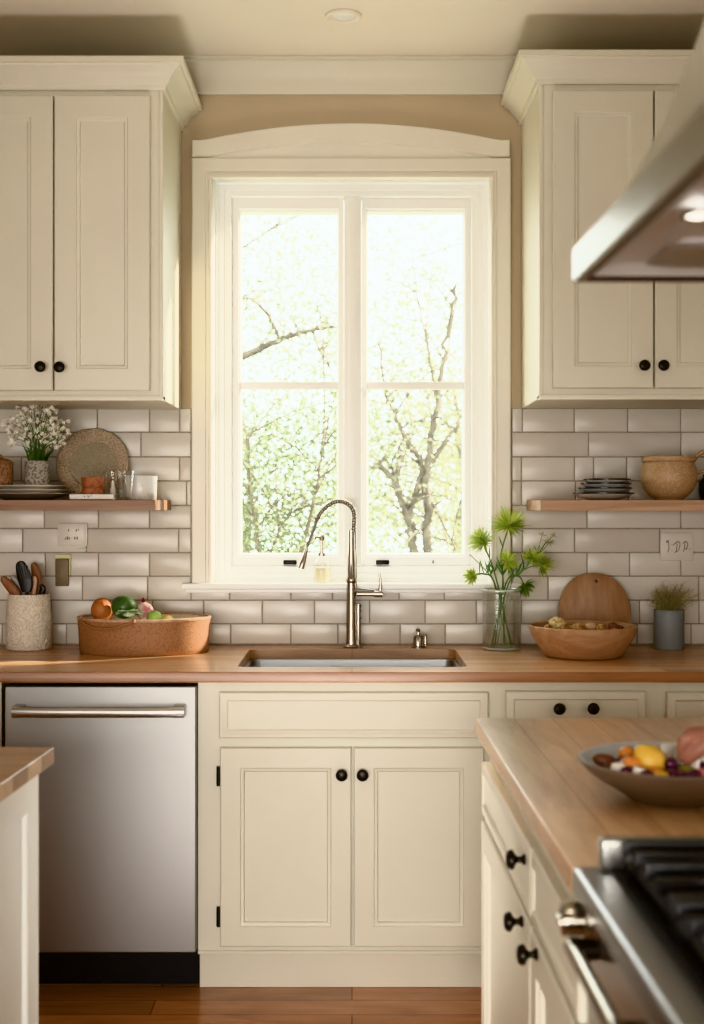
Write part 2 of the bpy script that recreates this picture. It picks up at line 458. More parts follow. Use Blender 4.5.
# tiled splashback: each row of tiles with the joints read off the photograph
S = F / WALL
rows = [(648, 624), (624, 600), (600, 576), (576, 552.5), (552.5, 528.5), (528.5, 505), (505, 481), (481, 457), (457, 432.5), (432.5, 408.5)]
rows = [(645.5, 623.5), (623.5, 600), (600, 576), (576, 552.5), (552.5, 528.5), (528.5, 505.5), (505.5, 481), (481, 457), (457, 432.5), (432.5, 408.5)]
jl = [[3, 67, 120, 176, 231, 291, 338, 400, 445, 520], [52, 104, 153, 204, 262.5, 314.5, 369.5, 425, 476, 521, 639], [83, 148, 230, 291, 332.5, 399, 444, 547.5, 698],
      [46, 99, 150, 586.5, 629, 680], [23.5, 87, 179, 522, 574, 659], [45, 99, 150, 586.5, 680], [25, 76, 128, 187, 521, 575, 628],
      [22, 74, 180, 521, 574, 593, 626], [40, 90, 141.5, 588, 680], [45, 98, 150, 180, 522, 573.7, 627, 680]]
rnd = random.Random(4)
tb = MB(); gb = MB()
G = 0.0038
for i, ((y0, y1), js) in enumerate(zip(rows, jl)):
    js = sorted(js)
    if i > 2: js = [j for j in js if j < 192 or j > 510]
    a = js[0]
    while a > -330: a -= 56 + rnd.uniform(-4, 4); js.insert(0, a)
    a = js[-1]
    while a < 1030: a += 56 + rnd.uniform(-4, 4); js.append(a)
    z0, z1 = PZ(y0, WALL) + 0.0, PZ(y1, WALL)
    if i == 0: z0 = CT + 0.004
    for p0, p1 in zip(js[:-1], js[1:]):
        segs = [(p0, p1)]
        if i >= 2:                                   # cut round the window casing
            segs = []
            if p0 < 191.5: segs.append((p0, min(p1, 191.5)))
            if p1 > 511.5: segs.append((max(p0, 511.5), p1))
        zz1 = z1
        pieces = [(s, z0, z1) for s in segs]
        if i == 2:                                   # short tiles under the sill
            if p1 > 191.5 and p0 < 511.5: pieces.append(((max(p0, 191.5), min(p1, 511.5)), z0, PZ(588, WALL)))
        for (q0, q1), za, zb in pieces:
            x0, x1 = PX(q0, WALL) + G / 2, PX(q1, WALL) - G / 2
            if x1 - x0 < 0.006: continue
            tx, tz = rnd.gauss(0, 0.006), rnd.gauss(0, 0.010)
            cxx, czz = (x0 + x1) / 2, (za + zb) / 2
            mt = Matrix.Translation((cxx, WALL - 0.006, czz)) @ Matrix.Rotation(tx, 4, 'Z') @ Matrix.Rotation(tz, 4, 'X')
            hw, hh = (x1 - x0) / 2, (zb - za) / 2 - G / 2
            tb.box(-hw, hw, -0.004, 0.004, -hh, hh, bevel=0.0022, seg=2, mat=mt)
tb.build('tile', M_tile, wall_back, 40)
gb.box(RX0, RX1, WALL - 0.0055, WALL - 0.0005, CT - 0.02, PZ(588, WALL))
gb.box(RX0, PX(192, WALL), WALL - 0.0055, WALL - 0.0005, PZ(588, WALL), PZ(408.5, WALL))
gb.box(PX(511, WALL), RX1, WALL - 0.0055, WALL - 0.0005, PZ(588, WALL), PZ(408.5, WALL))
gb.build('grout', M_grout, wall_back)

# crown along the wall
tr = MB()
prof = [(0, 2.79), (.012, 2.79), (.014, 2.797), (.02, 2.803), (.024, 2.82), (.045, 2.85), (.075, 2.872), (.082, 2.878), (.082, 2.886), (.09, 2.888), (.09, 2.8945), (0, 2.8945)]
tr.quadgrid([[(RX0, WALL - p, z), (RX1, WALL - p, z)] for p, z in prof], close_v=True)
struct(tr.build('trim_1', M_cream))

# ------------------------------------------------------------------ window
win = struct_root('window_1')
cf = WALL - 0.028
cs = MB()
co0, co1 = PX(191.5, cf), PX(511, cf)
cz1 = PZ(157.5, cf)
def casing_loops():
    # outer edge -> inner edge, (inset, y)
    return [(0, WALL - .001), (0, cf + .004), (.004, cf), (.046, cf), (.049, cf + .005), (.056, cf + .005), (.059, cf - .004), (.067, cf - .004), (.070, cf + .004), (.070, WALL - .001)]
rws = []
for ins, y in casing_loops():
    rws.append([(co0 + ins, y, OZ0 + .001), (co0 + ins, y, cz1 - ins), (co1 - ins, y, cz1 - ins), (co1 - ins, y, OZ0 + .001)])
cs.quadgrid(rws)
cs.build('casing', M_trim, win, 30)
# arched head board
hd = MB(); n = 40
hx0, hx1 = PX(192.5, cf), PX(509.5, cf)
zb, ze, zc = PZ(157, cf), PZ(140, cf), PZ(123.3, cf)
def top_z(t):
    u = abs(2 * t - 1)
    e = min(1.0, u / 0.93)
    return zc - (zc - ze) * e ** 2
def in_z(t):
    u = abs(2 * t - 1)
    return PZ(144, cf) - (PZ(144, cf) - zb) * min(1.0, (u / 0.89)) ** 2
fr = cf - 0.004
rA = []
for k in range(n + 1):
    t = k / n; x = lerp(hx0, hx1, t)
    zt, zi = top_z(t), in_z(t)
    rA.append([(x, WALL - .001, zt), (x, fr + .003, zt), (x, fr, zt - .003), (x, fr, zi + .004), (x, fr + .012, zi), (x, fr + .013, zb), (x, WALL - .001, zb)])
V = hd.quadgrid(rA)
hd.face(V[0]); hd.face(list(reversed(V[-1])))
hd.build('arched_head_board', M_trim, win, 30)
# jamb lining of the reveal + fixed frame
jb = MB()
fy = 4.472
loops = [(-.0035, WALL + .0003), (0, WALL - .002), (0, fy - .012), (.010, fy - .012), (.014, fy - .004), (.030, fy - .004), (.033, fy), (.052, fy), (.056, fy + .008), (.056, 4.53)]
rws = []
for ins, y in loops:
    rws.append([(OX0 + ins, y, OZ0 + ins), (OX1 - ins, y, OZ0 + ins), (OX1 - ins, y, OZ1 - ins), (OX0 + ins, y, OZ1 - ins)])
jb.quadgrid(rws, close_u=True)
jb.build('jamb', M_white, win, 30)
ix0, ix1, iz0, iz1 = OX0 + .056, OX1 - .056, OZ0 + .056, OZ1 - .056
ml = MB()
mx0, mx1 = PX(344, fy), PX(361.5, fy)
ml.box(mx0, mx1, fy - .006, 4.53, iz0 - .001, iz1 + .001, 0.004)
ml.box(lerp(mx0, mx1, .3), lerp(mx0, mx1, .7), fy - .011, fy - .006, iz0, iz1, 0.002)
ml.build('mullion', M_white, win, 30)
sy = 4.486
gz0, gz1 = PZ(553.5, sy), PZ(212.5, sy)
mz0, mz1 = PZ(389, sy), PZ(381.5, sy)
for side, (sx0, sx1, gx0, gx1) in enumerate([(ix0, mx0, PX(241, sy), PX(337, sy)), (mx1, ix1, PX(368, sy), PX(463, sy))]):
    sb = MB()
    rws = []
    for t, y in [(0, 4.526), (0, sy + .003), (.0, sy), (.72, sy), (.80, sy + .006), (.9, sy + .007), (1.0, sy + .016), (1.0, 4.526)]:
        x0, x1 = lerp(sx0 + .001, gx0, t), lerp(sx1 - .001, gx1, t)
        z0, z1 = lerp(iz0 + .001, gz0, t), lerp(iz1 - .001, gz1, t)
        rws.append([(x0, y, z0), (x1, y, z0), (x1, y, z1), (x0, y, z1)])
    sb.quadgrid(rws, close_u=True, close_v=True)
    sb.box(gx0 - .002, gx1 + .002, sy + .006, 4.52, mz0, mz1, 0.003)
    s = sb.build('sash', M_white, win, 30)
    MB().box(gx0 - .004, gx1 + .004, 4.508, 4.512, gz0 - .004, gz1 + .004).build('pane', M_pane, s, 0)
    lk = MB()
    lx = PX(290, sy) if side == 0 else PX(382.5, sy)
    lz = PZ(562.3, sy)
    lk.box(lx - .023, lx + .023, sy - .010, sy - .0005, lz - .008, lz + .008, .004)
    lk.box(lx - .012, lx + .020, sy - .018, sy - .008, lz + .000, lz + .007, .003)
    lk.build('sash_lock', M_darkmetal, s)
    if side == 1:
        pn = MB(); px_ = PX(433, sy); pz = PZ(562, sy)
        pn.tube([(px_, sy - .006, pz - .004), (px_, sy - .006, pz + .007)], .0025, 8)
        pn.box(px_ - .004, px_ + .004, sy - .006, sy - .0005, pz - .004, pz - .001, .001)
        pn.build('latch_pin', M_markgrey, s)
sl = MB()
slx0, slx1 = PX(181, 4.355), PX(522, 4.355)
sl.box(slx0, slx1, 4.352, WALL - .001, PZ(589.5, 4.355), PZ(583.6, 4.355), .006, 3)
sl.box(OX0 + .001, OX1 - .001, WALL - .005, 4.50, OZ0 - .010, OZ0 + .0008, .0)
sl.box(slx0 + .012, slx1 - .012, 4.383, WALL - .001, PZ(593, 4.38), PZ(589, 4.38), .003)
sill = sl.build('sill', M_white, win, 30)
SILL = PZ(583.6, 4.355)

# ------------------------------------------------------------------ ceiling light
ld = (PX(343.5, 3.97), 3.97, CEIL)
t = thing('recessed_ceiling_light', 'small round recessed light in the ceiling above the sink window', 'ceiling light', ld)
MB().lathe([(.036, -.001), (.037, -.004), (.040, -.007), (.050, -.009), (.055, -.006), (.056, -.0008)], seg=48).build('trim_ring', M_ceil, t)
MB().lathe([(.0, -.006), (.015, -.0065), (.028, -.005), (.0355, -.0015)], seg=40).build('lens', M_lens, t)

# ------------------------------------------------------------------ cabinet helpers
def fXZ(yf):            # panels facing the camera: u = x, v = z, d = depth behind the face
    return lambda u, v, d: (u, yf + d, v)
def door_loops(th, stile, rec=.009):
    return [(0, th), (0, .003), (.003, 0), (stile, 0), (stile + .0025, .004), (stile + .010, .0055), (stile + .013, rec + .002), (stile + .015, rec + .002)]
def drawer_loops(th):
    return [(0, th), (0, .004), (.003, .001), (.010, .001), (.013, 0), (.022, 0), (.026, .004), (.03, .004)]
def knob_at(parent, pos, axis='-Y', r=.0165, mat=None):
    prof = [(0.0, 0), (.009, 0), (.0095, .003), (.0055, .006), (.005, .013), (.009, .017), (r, .021), (r * 1.02, .025), (r * .85, .030), (r * .5, .032), (0, .0325)]
    m = MB().lathe(prof, seg=24)
    rot = {'-Y': Matrix.Rotation(pi / 2, 4, 'X'), '-X': Matrix.Rotation(-pi / 2, 4, 'Y'), '+X': Matrix.Rotation(pi / 2, 4, 'Y')}[axis]
    m.xform(Matrix.Translation(pos) @ rot)
    return m.build('knob', mat or M_darkmetal, parent)

# ------------------------------------------------------------------ wall cabinets
def wall_cabinet(mirror, xs, doors, label, zb, z_dt, z_db, z_crown_b, yF, knobs):
    """xs: inner side x (towards the window); doors: list of x ranges in world"""
    sg = 1 if not mirror else -1          # left cabinet: side faces +x
    x_far = min(d[0] for d in doors) - .03 if not mirror else max(d[1] for d in doors) + .03
    t = thing('wall_cabinet', label, 'cabinet', ((xs + x_far) / 2, WALL - .003, zb))
    wl = lambda p: Vector(p) - Vector(t.location)
    lo, hi = min(xs, x_far), max(xs, x_far)
    cb = MB()
    zt = z_crown_b + .10
    cb.box(lo, hi, yF, WALL - .003, zb, zt, .002, 1)
    # scribe strip on the edge of the frame and light rail under it
    cb.box(min(xs, xs - sg * .012), max(xs, xs - sg * .012), yF - .004, yF + .002, zb + .012, zt, .0015, 1)
    cb.box(lo, hi, yF - .006, yF + .05, zb - .004, zb + .012, .003, 2)
    cb.build('carcass', M_cream, t, 30, world=True)
    cr = MB()
    h = .085
    prof = [(0, 0), (.007, .0), (.010, .006), (.011, .014), (.018, .020), (.026, .034), (.042, .052), (.057, .060), (.060, .066), (.070, .067), (.071, .082), (.068, h), (0, h)]
    rws = []
    for p, z in prof:
        z = z_crown_b + z * 1.0
        rws.append([(x_far, yF - p, z), (xs + sg * p, yF - p, z), (xs + sg * p, WALL - .003, z)])
    cr.quadgrid(rws, close_v=True)
    cr.build('crown_moulding', M_cream, t, 25, world=True)
    for (d0, d1), kx in zip(doors, knobs):
        dm = MB().panel(d0, d1, z_db, z_dt, door_loops(.021, .066), fXZ(yF - .022))
        d = dm.build('door', M_cream, t, 20, world=True)
        knob_at(d, wl((kx[0], yF - .022, kx[1])))
    return t
yF = 3.982; yD = 3.96
xs = PX(181.5, WALL)
dl = [(PX(-44, yD), PX(52.6, yD)), (PX(54.2, yD), PX(149.6, yD))]
wall_cabinet(False, xs, dl, 'cream wall cabinet with two framed doors left of the window', PZ(399.5, yF), PZ(95.3, yD), PZ(390.5, yD), PZ(91, yF), yF,
             [(PX(39.4, yD - .03), PZ(366.3, yD - .03)), (PX(58.6, yD - .03), PZ(366.7, yD - .03))])
xs = PX(521, WALL)
dl = [(PX(553, yD), PX(653.6, yD)), (PX(655.2, yD), PX(756, yD))]
wall_cabinet(True, xs, dl, 'cream wall cabinet with two framed doors right of the window behind the hood', PZ(398.5, yF), PZ(90, yD), PZ(388, yD), PZ(85, yF), yF,
             [(PX(645.3, yD - .03), PZ(365, yD - .03)), (PX(664.5, yD - .03), PZ(365, yD - .03))])

# ------------------------------------------------------------------ base cabinets
BF, BD = 3.73, 3.71         # face frame, door front
def bx(px): return PX(px, BD)
def bz(py): return PZ(py, BD)
CB = CT - .0312             # underside of worktop
def base_cabinet(name, label, x0, x1, fronts, toe=True, hinges=False):
    t = thing(name, label, 'cabinet', ((x0 + x1) / 2, WALL - .01, 0))
    wl = lambda p: Vector(p) - Vector(t.location)
    b = MB()
    zt = PZ(953.5, BF)
    b.box(x0, x1, BF, BF + .02, zt, CB - .001)              # face frame board
    b.box(x0, x0 + .018, BF + .02, WALL - .01, zt, CB - .001)         # sides
    b.box(x1 - .018, x1, BF + .02, WALL - .01, zt, CB - .001)
    b.box(x0, x1, BF - .006, BF + .004, zt - .001, zt + .010, .002, 1)
    b.box(x0, x1, BF + .02, WALL - .01, zt, zt + .018)
    b.build('carcass', M_cream, t, 30, world=True)
    k = MB().box(x0, x1, 3.772, 3.79, 0.0005, zt - .001, .001, 1)
    k.box(x0, x1, 3.79, WALL - .02, 0.0005, .03)
    k.build('toe_board', M_cream, t, 30, world=True)
    for kind, a, b_, c_, d_, knobs, hx in fronts:
        if kind == 'drawer':
            f = MB().panel(a, b_, c_, d_, drawer_loops(.019), fXZ(BD)).build('drawer', M_cream, t, 20, world=True)
        else:
            f = MB().panel(a, b_, c_, d_, door_loops(.019, .057, .010), fXZ(BD)).build('door', M_cream, t, 20, world=True)
        for kx, kz in knobs: knob_at(f, wl((kx, BD, kz)))
        for hz in hx:
            h = MB().box(a - .011, a + .003, BF - .014, BF - .001, hz - .028, hz + .028, .002)
            h.tube([(a - .004, BF - .014, hz - .027), (a - .004, BF - .014, hz + .027)], .0045, 10)
            h.build('hinge', M_darkmetal, f, world=True)
    return t
kz = PZ(776, BD - .03)
base_cabinet('sink_cabinet', 'cream sink cabinet with false drawer front and two doors', PX(198, BF), PX(494, BF), [
    ('drawer', bx(219), bx(488.5), bz(738.5), bz(692.5), [], []),
    ('door', bx(220), bx(351.3), bz(947), bz(748), [(PX(341.6, BD - .03), kz)], [bz(777), bz(918)]),
    ('door', bx(353.8), bx(484), bz(947), bz(748), [(PX(362.6, BD - .03), kz)], [])])
k2 = PZ(709.5, BD - .03)
base_cabinet('drawer_cabinet', 'cream drawer cabinet with two black knobs behind the island', PX(494.03, BF), PX(659, BF), [
    ('drawer', bx(506), bx(646), bz(738.5), bz(691.5), [(PX(560, BD - .03), k2), (PX(594, BD - .03), k2 + .001)], []),
    ('door', bx(506), bx(575.5), bz(947), bz(748), [(PX(566, BD - .03), kz)], []),
    ('door', bx(577), bx(646), bz(947), bz(748), [(PX(586, BD - .03), kz)], [])])
base_cabinet('corner_cabinet', 'cream cabinet at the right end of the worktop, mostly hidden by the island', PX(659.03, BF), PX(900, BF), [
    ('drawer', bx(667.5), bx(885), bz(738.5), bz(692.5), [(PX(776, BD - .03), k2)], []),
    ('door', bx(667.5), bx(775), bz(947), bz(748), [(PX(765, BD - .03), kz)], []),
    ('door', bx(777), bx(885), bz(947), bz(748), [(PX(787, BD - .03), kz)], [])])
base_cabinet('end_cabinet', 'cream cabinet whose narrow edge shows left of the dishwasher', PX(-190, BF), PX(1.5, BF), [
    ('door', bx(-180), bx(-5), bz(947), bz(692), [(PX(-170, BD - .03), kz)], [])])

# ------------------------------------------------------------------ dishwasher
DW = 3.70
x0, x1 = PX(4.6, DW), PX(196, DW)
t = thing('dishwasher', 'stainless steel dishwasher with a bar handle under the worktop', 'dishwasher', ((x0 + x1) / 2, 4.25, 0))
MB().box(x0, x1, DW, DW + .05, PZ(953, DW), PZ(686.5, DW), .006, 3).build('door', M_dish, t, world=True)
MB().box(x0 + .002, x1 - .002, 3.752, 4.36, .13, CB - .001).build('tub_housing', M_black, t, world=True)
MB().box(x0 + .001, x1 + .001, 3.80, 3.83, .0005, .130).build('kick_plate', M_black, t, world=True)
hb = MB()
hx0, hx1 = PX(12, 3.65), PX(184, 3.65); hz = PZ(712.2, 3.65)
pts = []
for k in range(25):
    u = k / 24
    pts.append((lerp(hx0, hx1, u), 3.652 - .010 * (1 - (2 * u - 1) ** 4), hz))
rws = []
for p in pts:
    rws.append([(p[0], p[1] + .010 * cos(a), p[2] + .0145 * sin(a)) for a in [2 * pi * j / 14 for j in range(14)]])
V = hb.quadgrid(rws, close_u=True); hb.face(V[0]); hb.face(list(reversed(V[-1])))
h = hb.build('handle', M_steel, t, world=True)
for a, b_ in ((hx0 - .001, hx0 + .028), (hx1 - .034, hx1 + .001)):
    MB().box(a, b_, 3.648, DW - .0005, hz - .0165, hz + .0165, .004, 2).build('handle_mount', M_chrome, h, world=True)

# ------------------------------------------------------------------ worktop with sink cut-out
YB, YFR = WALL - .012, 3.70
X0, X1 = RX0 + .01, RX1 - .01
SX0, SX1, SY0, SY1, SR = -.337, .339, 3.812, 4.288, .03
wt = MB()
def rrect(x0, x1, y0, y1, r, z, n=6):
    out = []
    for cx_, cy_, a0 in ((x1 - r, y1 - r, 0), (x0 + r, y1 - r, pi / 2), (x0 + r, y0 + r, pi), (x1 - r, y0 + r, 3 * pi / 2)):
        for k in range(n + 1):
            a = a0 + pi / 2 * k / n
            out.append((cx_ + r * cos(a), cy_ + r * sin(a), z))
    return out
def outer_rect_pts(inner, x0, x1, y0, y1, z):
    res = []
    cx_, cy_ = (SX0 + SX1) / 2, (SY0 + SY1) / 2
    q = len(inner) // 4
    corners = [(x1, y1), (x0, y1), (x0, y0), (x1, y0)]
    for i, p in enumerate(inner):
        c0 = corners[i // q]
        res.append((c0[0], c0[1], z))
    return res
inn_t = rrect(SX0, SX1, SY0, SY1, SR, CT); inn_b = rrect(SX0, SX1, SY0, SY1, SR, CT - .031)
def ring(z, inner, yf, flip):
    bm = wt.bm
    iv = [bm.verts.new(p) for p in inner]
    o = [bm.verts.new(p) for p in ((X1, YB, z), (X0, YB, z), (X0, yf, z), (X1, yf, z))]
    q = len(iv) // 4
    for c_ in range(4):
        seg = iv[c_ * q:(c_ + 1) * q]
        for a, b_ in zip(seg[:-1], seg[1:]): wt.face([a, b_, o[c_]])
        wt.face([seg[-1], iv[((c_ + 1) * q) % len(iv)], o[(c_ + 1) % 4], o[c_]])
    return iv, o
it, ot = ring(CT, inn_t, YFR + .003, False)
ib, ob = ring(CT - .031, inn_b, YFR + .003, True)
n = len(it)
for i in range(n): wt.face([it[i], it[(i + 1) % n], ib[(i + 1) % n], ib[i]])
# front edge strip of the middle part
wt.quadgrid([[(X0, YFR + .003, CT), (X1, YFR + .003, CT)], [(X0, YFR + .0008, CT - .0008), (X1, YFR + .0008, CT - .0008)], [(X0, YFR, CT - .003), (X1, YFR, CT - .003)],
             [(X0, YFR, CT - .028), (X1, YFR, CT - .028)], [(X0, YFR + .003, CT - .031), (X1, YFR + .003, CT - .031)]])
wt.xform(Matrix.Translation((0, -4.05, -CT)))
wtop = wt.build('worktop', M_worktop, None, 35); wtop.location = (0, 4.05, CT)
tag(wtop, 'long oak worktop running along the tiled wall under the window', 'worktop')

# sink
t = thing('sink', 'undermounted stainless steel sink set into the oak worktop', 'sink', (0, 4.05, CT - .24))
sk = MB()
rws = []
for ins, z, r_ in [(-.012, CT - .0318, .035), (.004, CT - .0318, .03), (.008, CT - .036, .03), (.012, CT - .20, .035), (.03, CT - .232, .05), (.07, CT - .238, .06)]:
    rws.append(rrect(SX0 + ins, SX1 - ins, SY0 + ins, SY1 - ins, max(r_, .005), z))
V = sk.quadgrid(rws, close_u=True); sk.face(V[-1])
sk.build('basin', M_sink, t, 40, world=True, recalc=True)
MB().lathe([(0, .003), (.025, .002), (.04, .004), (.045, .0005)], c=(0, 4.05, CT - .238)).build('drain', M_chrome, t, world=True)

# ------------------------------------------------------------------ tap
FY = 4.338
fx = PX(353, FY)
t = thing('kitchen_tap', 'tall spring-neck kitchen tap in brushed nickel behind the sink', 'tap', (fx, FY, CT))
W_ = lambda px, py: at(px, py, FY)
zz = lambda py: PZ(py, FY)
xm = PX(351.3, FY)
bd = MB().lathe([(0, 0.0005), (.027, 0.0005), (.028, .004), (.024, .008), (.0195, .012), (.018, .03), (.0165, .12), (.0155, zz(583) - CT), (.018, zz(582) - CT), (.0185, zz(579) - CT), (.0155, zz(577) - CT),
                (.0135, zz(560) - CT), (.0105, zz(545) - CT), (.0102, zz(530) - CT), (0, zz(529) - CT)], c=(xm, FY, CT), seg=32)
bd.build('body', M_chrome, t, world=True)
rs = MB()
xr = PX(358.4, FY)
rs.tube([(xr, FY, CT + .0005), (xr, FY, zz(604))], .0085, 16)
for py in (606, 611, 618): rs.lathe([(.0085, -.003), (.011, -.002), (.011, .002), (.0085, .003)], c=(xr, FY, zz(py)), seg=20)
rs.lathe([(0, 0.0005), (.014, 0.0005), (.014, .004), (.009, .008)], c=(xr, FY, CT), seg=20)
rs.build('side_riser', M_chrome, t, world=True)
# spring neck
cpts = [W_(353.2, 532), W_(354.0, 522), W_(353.6, 512), W_(349.5, 505), W_(341, 501.2), W_(332, 503), W_(324, 509), W_(319.2, 515), W_(317.3, 518.5)]
path = spline(cpts, 10)
# resample & coil
dense = spline(cpts, 60)
Ls = [0]
for a, b_ in zip(dense[:-1], dense[1:]): Ls.append(Ls[-1] + (b_ - a).length)
tot = Ls[-1]; pitch = .0088; coil = []
steps = int(tot / pitch * 10)
import bisect
for k in range(steps + 1):
    d = tot * k / steps
    i = min(len(dense) - 2, max(0, bisect.bisect_right(Ls, d) - 1))
    tt = (d - Ls[i]) / max(1e-9, Ls[i + 1] - Ls[i])
    p = dense[i].lerp(dense[i + 1], tt); tn = (dense[i + 1] - dense[i]).normalized()
    n1 = Vector((0, 1, 0)); n2 = tn.cross(n1)
    a = 2 * pi * k / 10
    coil.append(p + (n1 * cos(a) + n2 * sin(a)) * .0072)
MB().tube(coil, .0030, 6).build('spring', M_chrome, t, 60, world=True)
ho = MB().tube(path, .0062, 10)
hp = spline([W_(317.3, 518.5), W_(314.5, 528), W_(310.5, 538), W_(307.2, 547.5)], 6)
ho.tube(hp, .0052, 10)
ho.tube([W_(318.2, 517), W_(316.4, 521)], .0082, 14)
ho.build('hose', M_markgrey, t, world=True)
a, b_ = W_(307.4, 547), W_(301.0, 568.5)
ps = [a.lerp(b_, k / 5) for k in range(6)]
MB().tube(ps, [.0052, .0062, .0075, .0095, .0118, .0118], 20).build('spray_head', M_chrome, t, world=True)
lv = MB()
lv.tube([W_(357, 594), W_(381.5, 594)], .0078, 16)
lv.tube([W_(374, 594), W_(382.5, 594)], .0115, 18)
lv.tube([W_(356, 588.5), W_(376, 590.5)], .0028, 8)
lv.tube(spline([W_(380, 592), W_(380.6, 583), W_(379.4, 573)], 5), [.0052] * 5 + [.0045] * 6, 12)
lv.build('lever', M_chrome, t, world=True)
MB().tube([(PX(355.5, FY), FY, zz(531)), (PX(356.3, FY), FY, zz(592))], .0028, 8).build('supply_hose', M_chrome, t, world=True)
# small nickel cap on the worktop
ax = PX(418.2, 4.335)
t = thing('soap_pump', 'short nickel soap pump on the worktop right of the tap', 'soap pump', (ax, 4.335, CT))
MB().lathe([(0, .0005), (.024, .0005), (.024, .004), (.018, .006), (.017, .034), (.014, .040), (.006, .043), (.0055, .052), (.008, .055), (.006, .062), (0, .064)], seg=28).build('body', M_chrome, t)
MB().tube([(.008, 0, .040), (.024, -.003, .040), (.024, -.003, .008)], .0055, 12).build('spout', M_chrome, t)

# ------------------------------------------------------------------ floating shelves
SB, STP = PZ(510.3, 4.05), 1.4155
t = thing('wall_shelf', 'dark wooden shelf on the tiles left of the window', 'shelf', (-1.2, WALL - .012, SB))
MB().box(RX0 + .01, PX(155.3, 4.05), 4.05, WALL - .012, SB, STP, .0008, 1).build('board', M_shelf, t, world=True)
t = thing('wall_shelf', 'lighter wooden shelf on the tiles right of the window', 'shelf', (1.2, WALL - .012, SB))
MB().box(PX(540.5, 4.07), RX1 - .01, 4.07, WALL - .012, PZ(510.8, 4.07), STP, .0008, 1).build('board', M_shelf2, t, world=True)
# ================================================================== small island, left
IL = Vector((PX(54.5, 2.552), 2.552, 0)); IRL = -0.04
t = thing('kitchen_island', 'white panelled island unit with a corner showing in front of the dishwasher', 'cabinet', IL, IRL)
b = MB()
b.box(-.70, -.036, -1.5, -.026, .0005, CT - .033, .002, 1)
b.build('carcass', M_cream if False else paint('pale_island_paint', (0.76, 0.78, 0.75), 0.42, 0.02, 3.0), t, 30)
M_ilpaint = MATS['pale_island_paint']
fn = lambda u, v, d: (-.026 + d - .0, u, v)
lp = [(0, -.0098), (0, -.001), (.001, 0), (.072, 0), (.075, -.003), (.079, -.012), (.081, -.0125)]
MB().panel(-.70, -.026, .06, CT - .034, [(i, d if d > -.011 else d) for i, d in lp], lambda u, v, d: (-.024 + d, u, v)).build('side_panel', M_ilpaint, t, 20)
MB().panel(-1.5, -.702, .06, CT - .034, lp, lambda u, v, d: (-.024 + d, u, v)).build('side_panel', M_ilpaint, t, 20)
tb = MB().box(-.75, 0, -1.55, 0, -.032, 0, .004, 3)
o = tb.build('worktop', M_island_l); o.location = IL + Vector((0, 0, CT)); o.rotation_euler = (0, 0, IRL)
tag(o, 'oak worktop of the white island, its corner jutting in front of the dishwasher', 'worktop')

# ================================================================== right island
IR = Vector((PX(475.2, 2.90), 2.90, 0)); IRR = 0.010
RY = -(2.90 - 1.706)          # where the range begins, local y
t = thing('kitchen_island', 'cream island with black knobs on its aisle side, beside the range', 'cabinet', IR, IRR)
b = MB()
b.box(.030, .80, RY + .003, -.022, .10, CT - .037, .002, 1)
b.box(.08, .78, RY + .003, -.06, .0005, .0995)
b.build('carcass', M_cream, t, 30)
fXn = lambda u, v, d: (.011 + d, u, v)
ya, yb, yc, yd = -.024, -.752, -.762, RY + .010
def kn(parent, y, z): knob_at(parent, (.011, y, z), '-X', .0165)
for (u1, u0), kpos in (((ya, yb), -.70), ((yc, yd), -.96)):
    f = MB().panel(u0, u1, .716, .832, drawer_loops(.019), fXn).build('drawer', M_cream, t, 20)
    if kpos == -.70: kn(f, kpos, .800)
    d = MB().panel(u0, u1, .125, .704, door_loops(.019, .06, .010), fXn).build('door', M_cream, t, 20)
    kn(d, (-.672 if kpos == -.70 else -.835), .686)
tb = MB().box(0, .86, RY + .001, 0, -.035, 0, .004, 3)
o = tb.build('worktop', M_island); o.location = IR + Vector((0, 0, CT)); o.rotation_euler = (0, 0, IRR)
tag(o, 'oak worktop of the cream island, running up to the gas range', 'worktop')

# ------------------------------------------------------------------ range
rm = Matrix.Rotation(IRR, 4, 'Z')
RG = IR + rm @ Vector((0, RY, 0))
t = thing('gas_range', 'stainless gas range with black cast iron grates set into the island', 'range', RG, IRR)
LEN, DEP = .80, .82
b = MB(); b.box(.045, DEP, -LEN, -.001, .08, CT - .03, .002, 1); b.box(.09, DEP - .02, -LEN + .02, -.02, .0005, .08)
b.build('body', M_steel, t)
b = MB(); b.box(0.0, DEP, -LEN, -.001, CT - .034, CT + .002, .011, 4)
b.build('cooktop', M_cook, t)
b = MB(); b.box(.018, .044, -LEN, -.001, .80, CT - .035, .004, 2)
b.build('control_panel', M_steel, t)
d = MB().box(.020, .044, -LEN + .004, -.005, .16, .792, .006, 2).build('oven_door', M_steel, t)
hb = MB().tube([(-.012, -.075, .846), (-.012, -.72, .846)], .0105, 16)
h = hb.build('handle', M_chrome, d)
for y in (-.085, -.345, -.71):
    MB().tube([(.019, y, .846), (-.016, y, .846)], [.013, .015], 16).build('handle_mount', M_darkmetal if y == -.085 else M_chrome, h)
kp = [(0, 0), (.026, 0), (.026, .004), (.021, .007), (.0225, .020), (.021, .034), (.016, .036), (0, .0365)]
for y in (-.030, -.50, -.62):
    m_ = MB().lathe(kp, seg=28); m_.box(-.004, .004, -.020, .020, .034, .041, .002)
    m_.xform(Matrix.Translation((.018, y, .866)) @ Matrix.Rotation(-pi / 2, 4, 'Y'))
    m_.build('knob', M_chrome, t)
b = MB(); b.box(.032, DEP - .03, -.040, -.016, CT + .0015, CT + .046, .008, 3)
b.build('rear_rail', M_hood, t)
b = MB(); b.box(.046, DEP - .04, -LEN + .03, -.044, CT + .0015, CT + .006, .002, 1)
b.build('burner_tray', M_black, t)
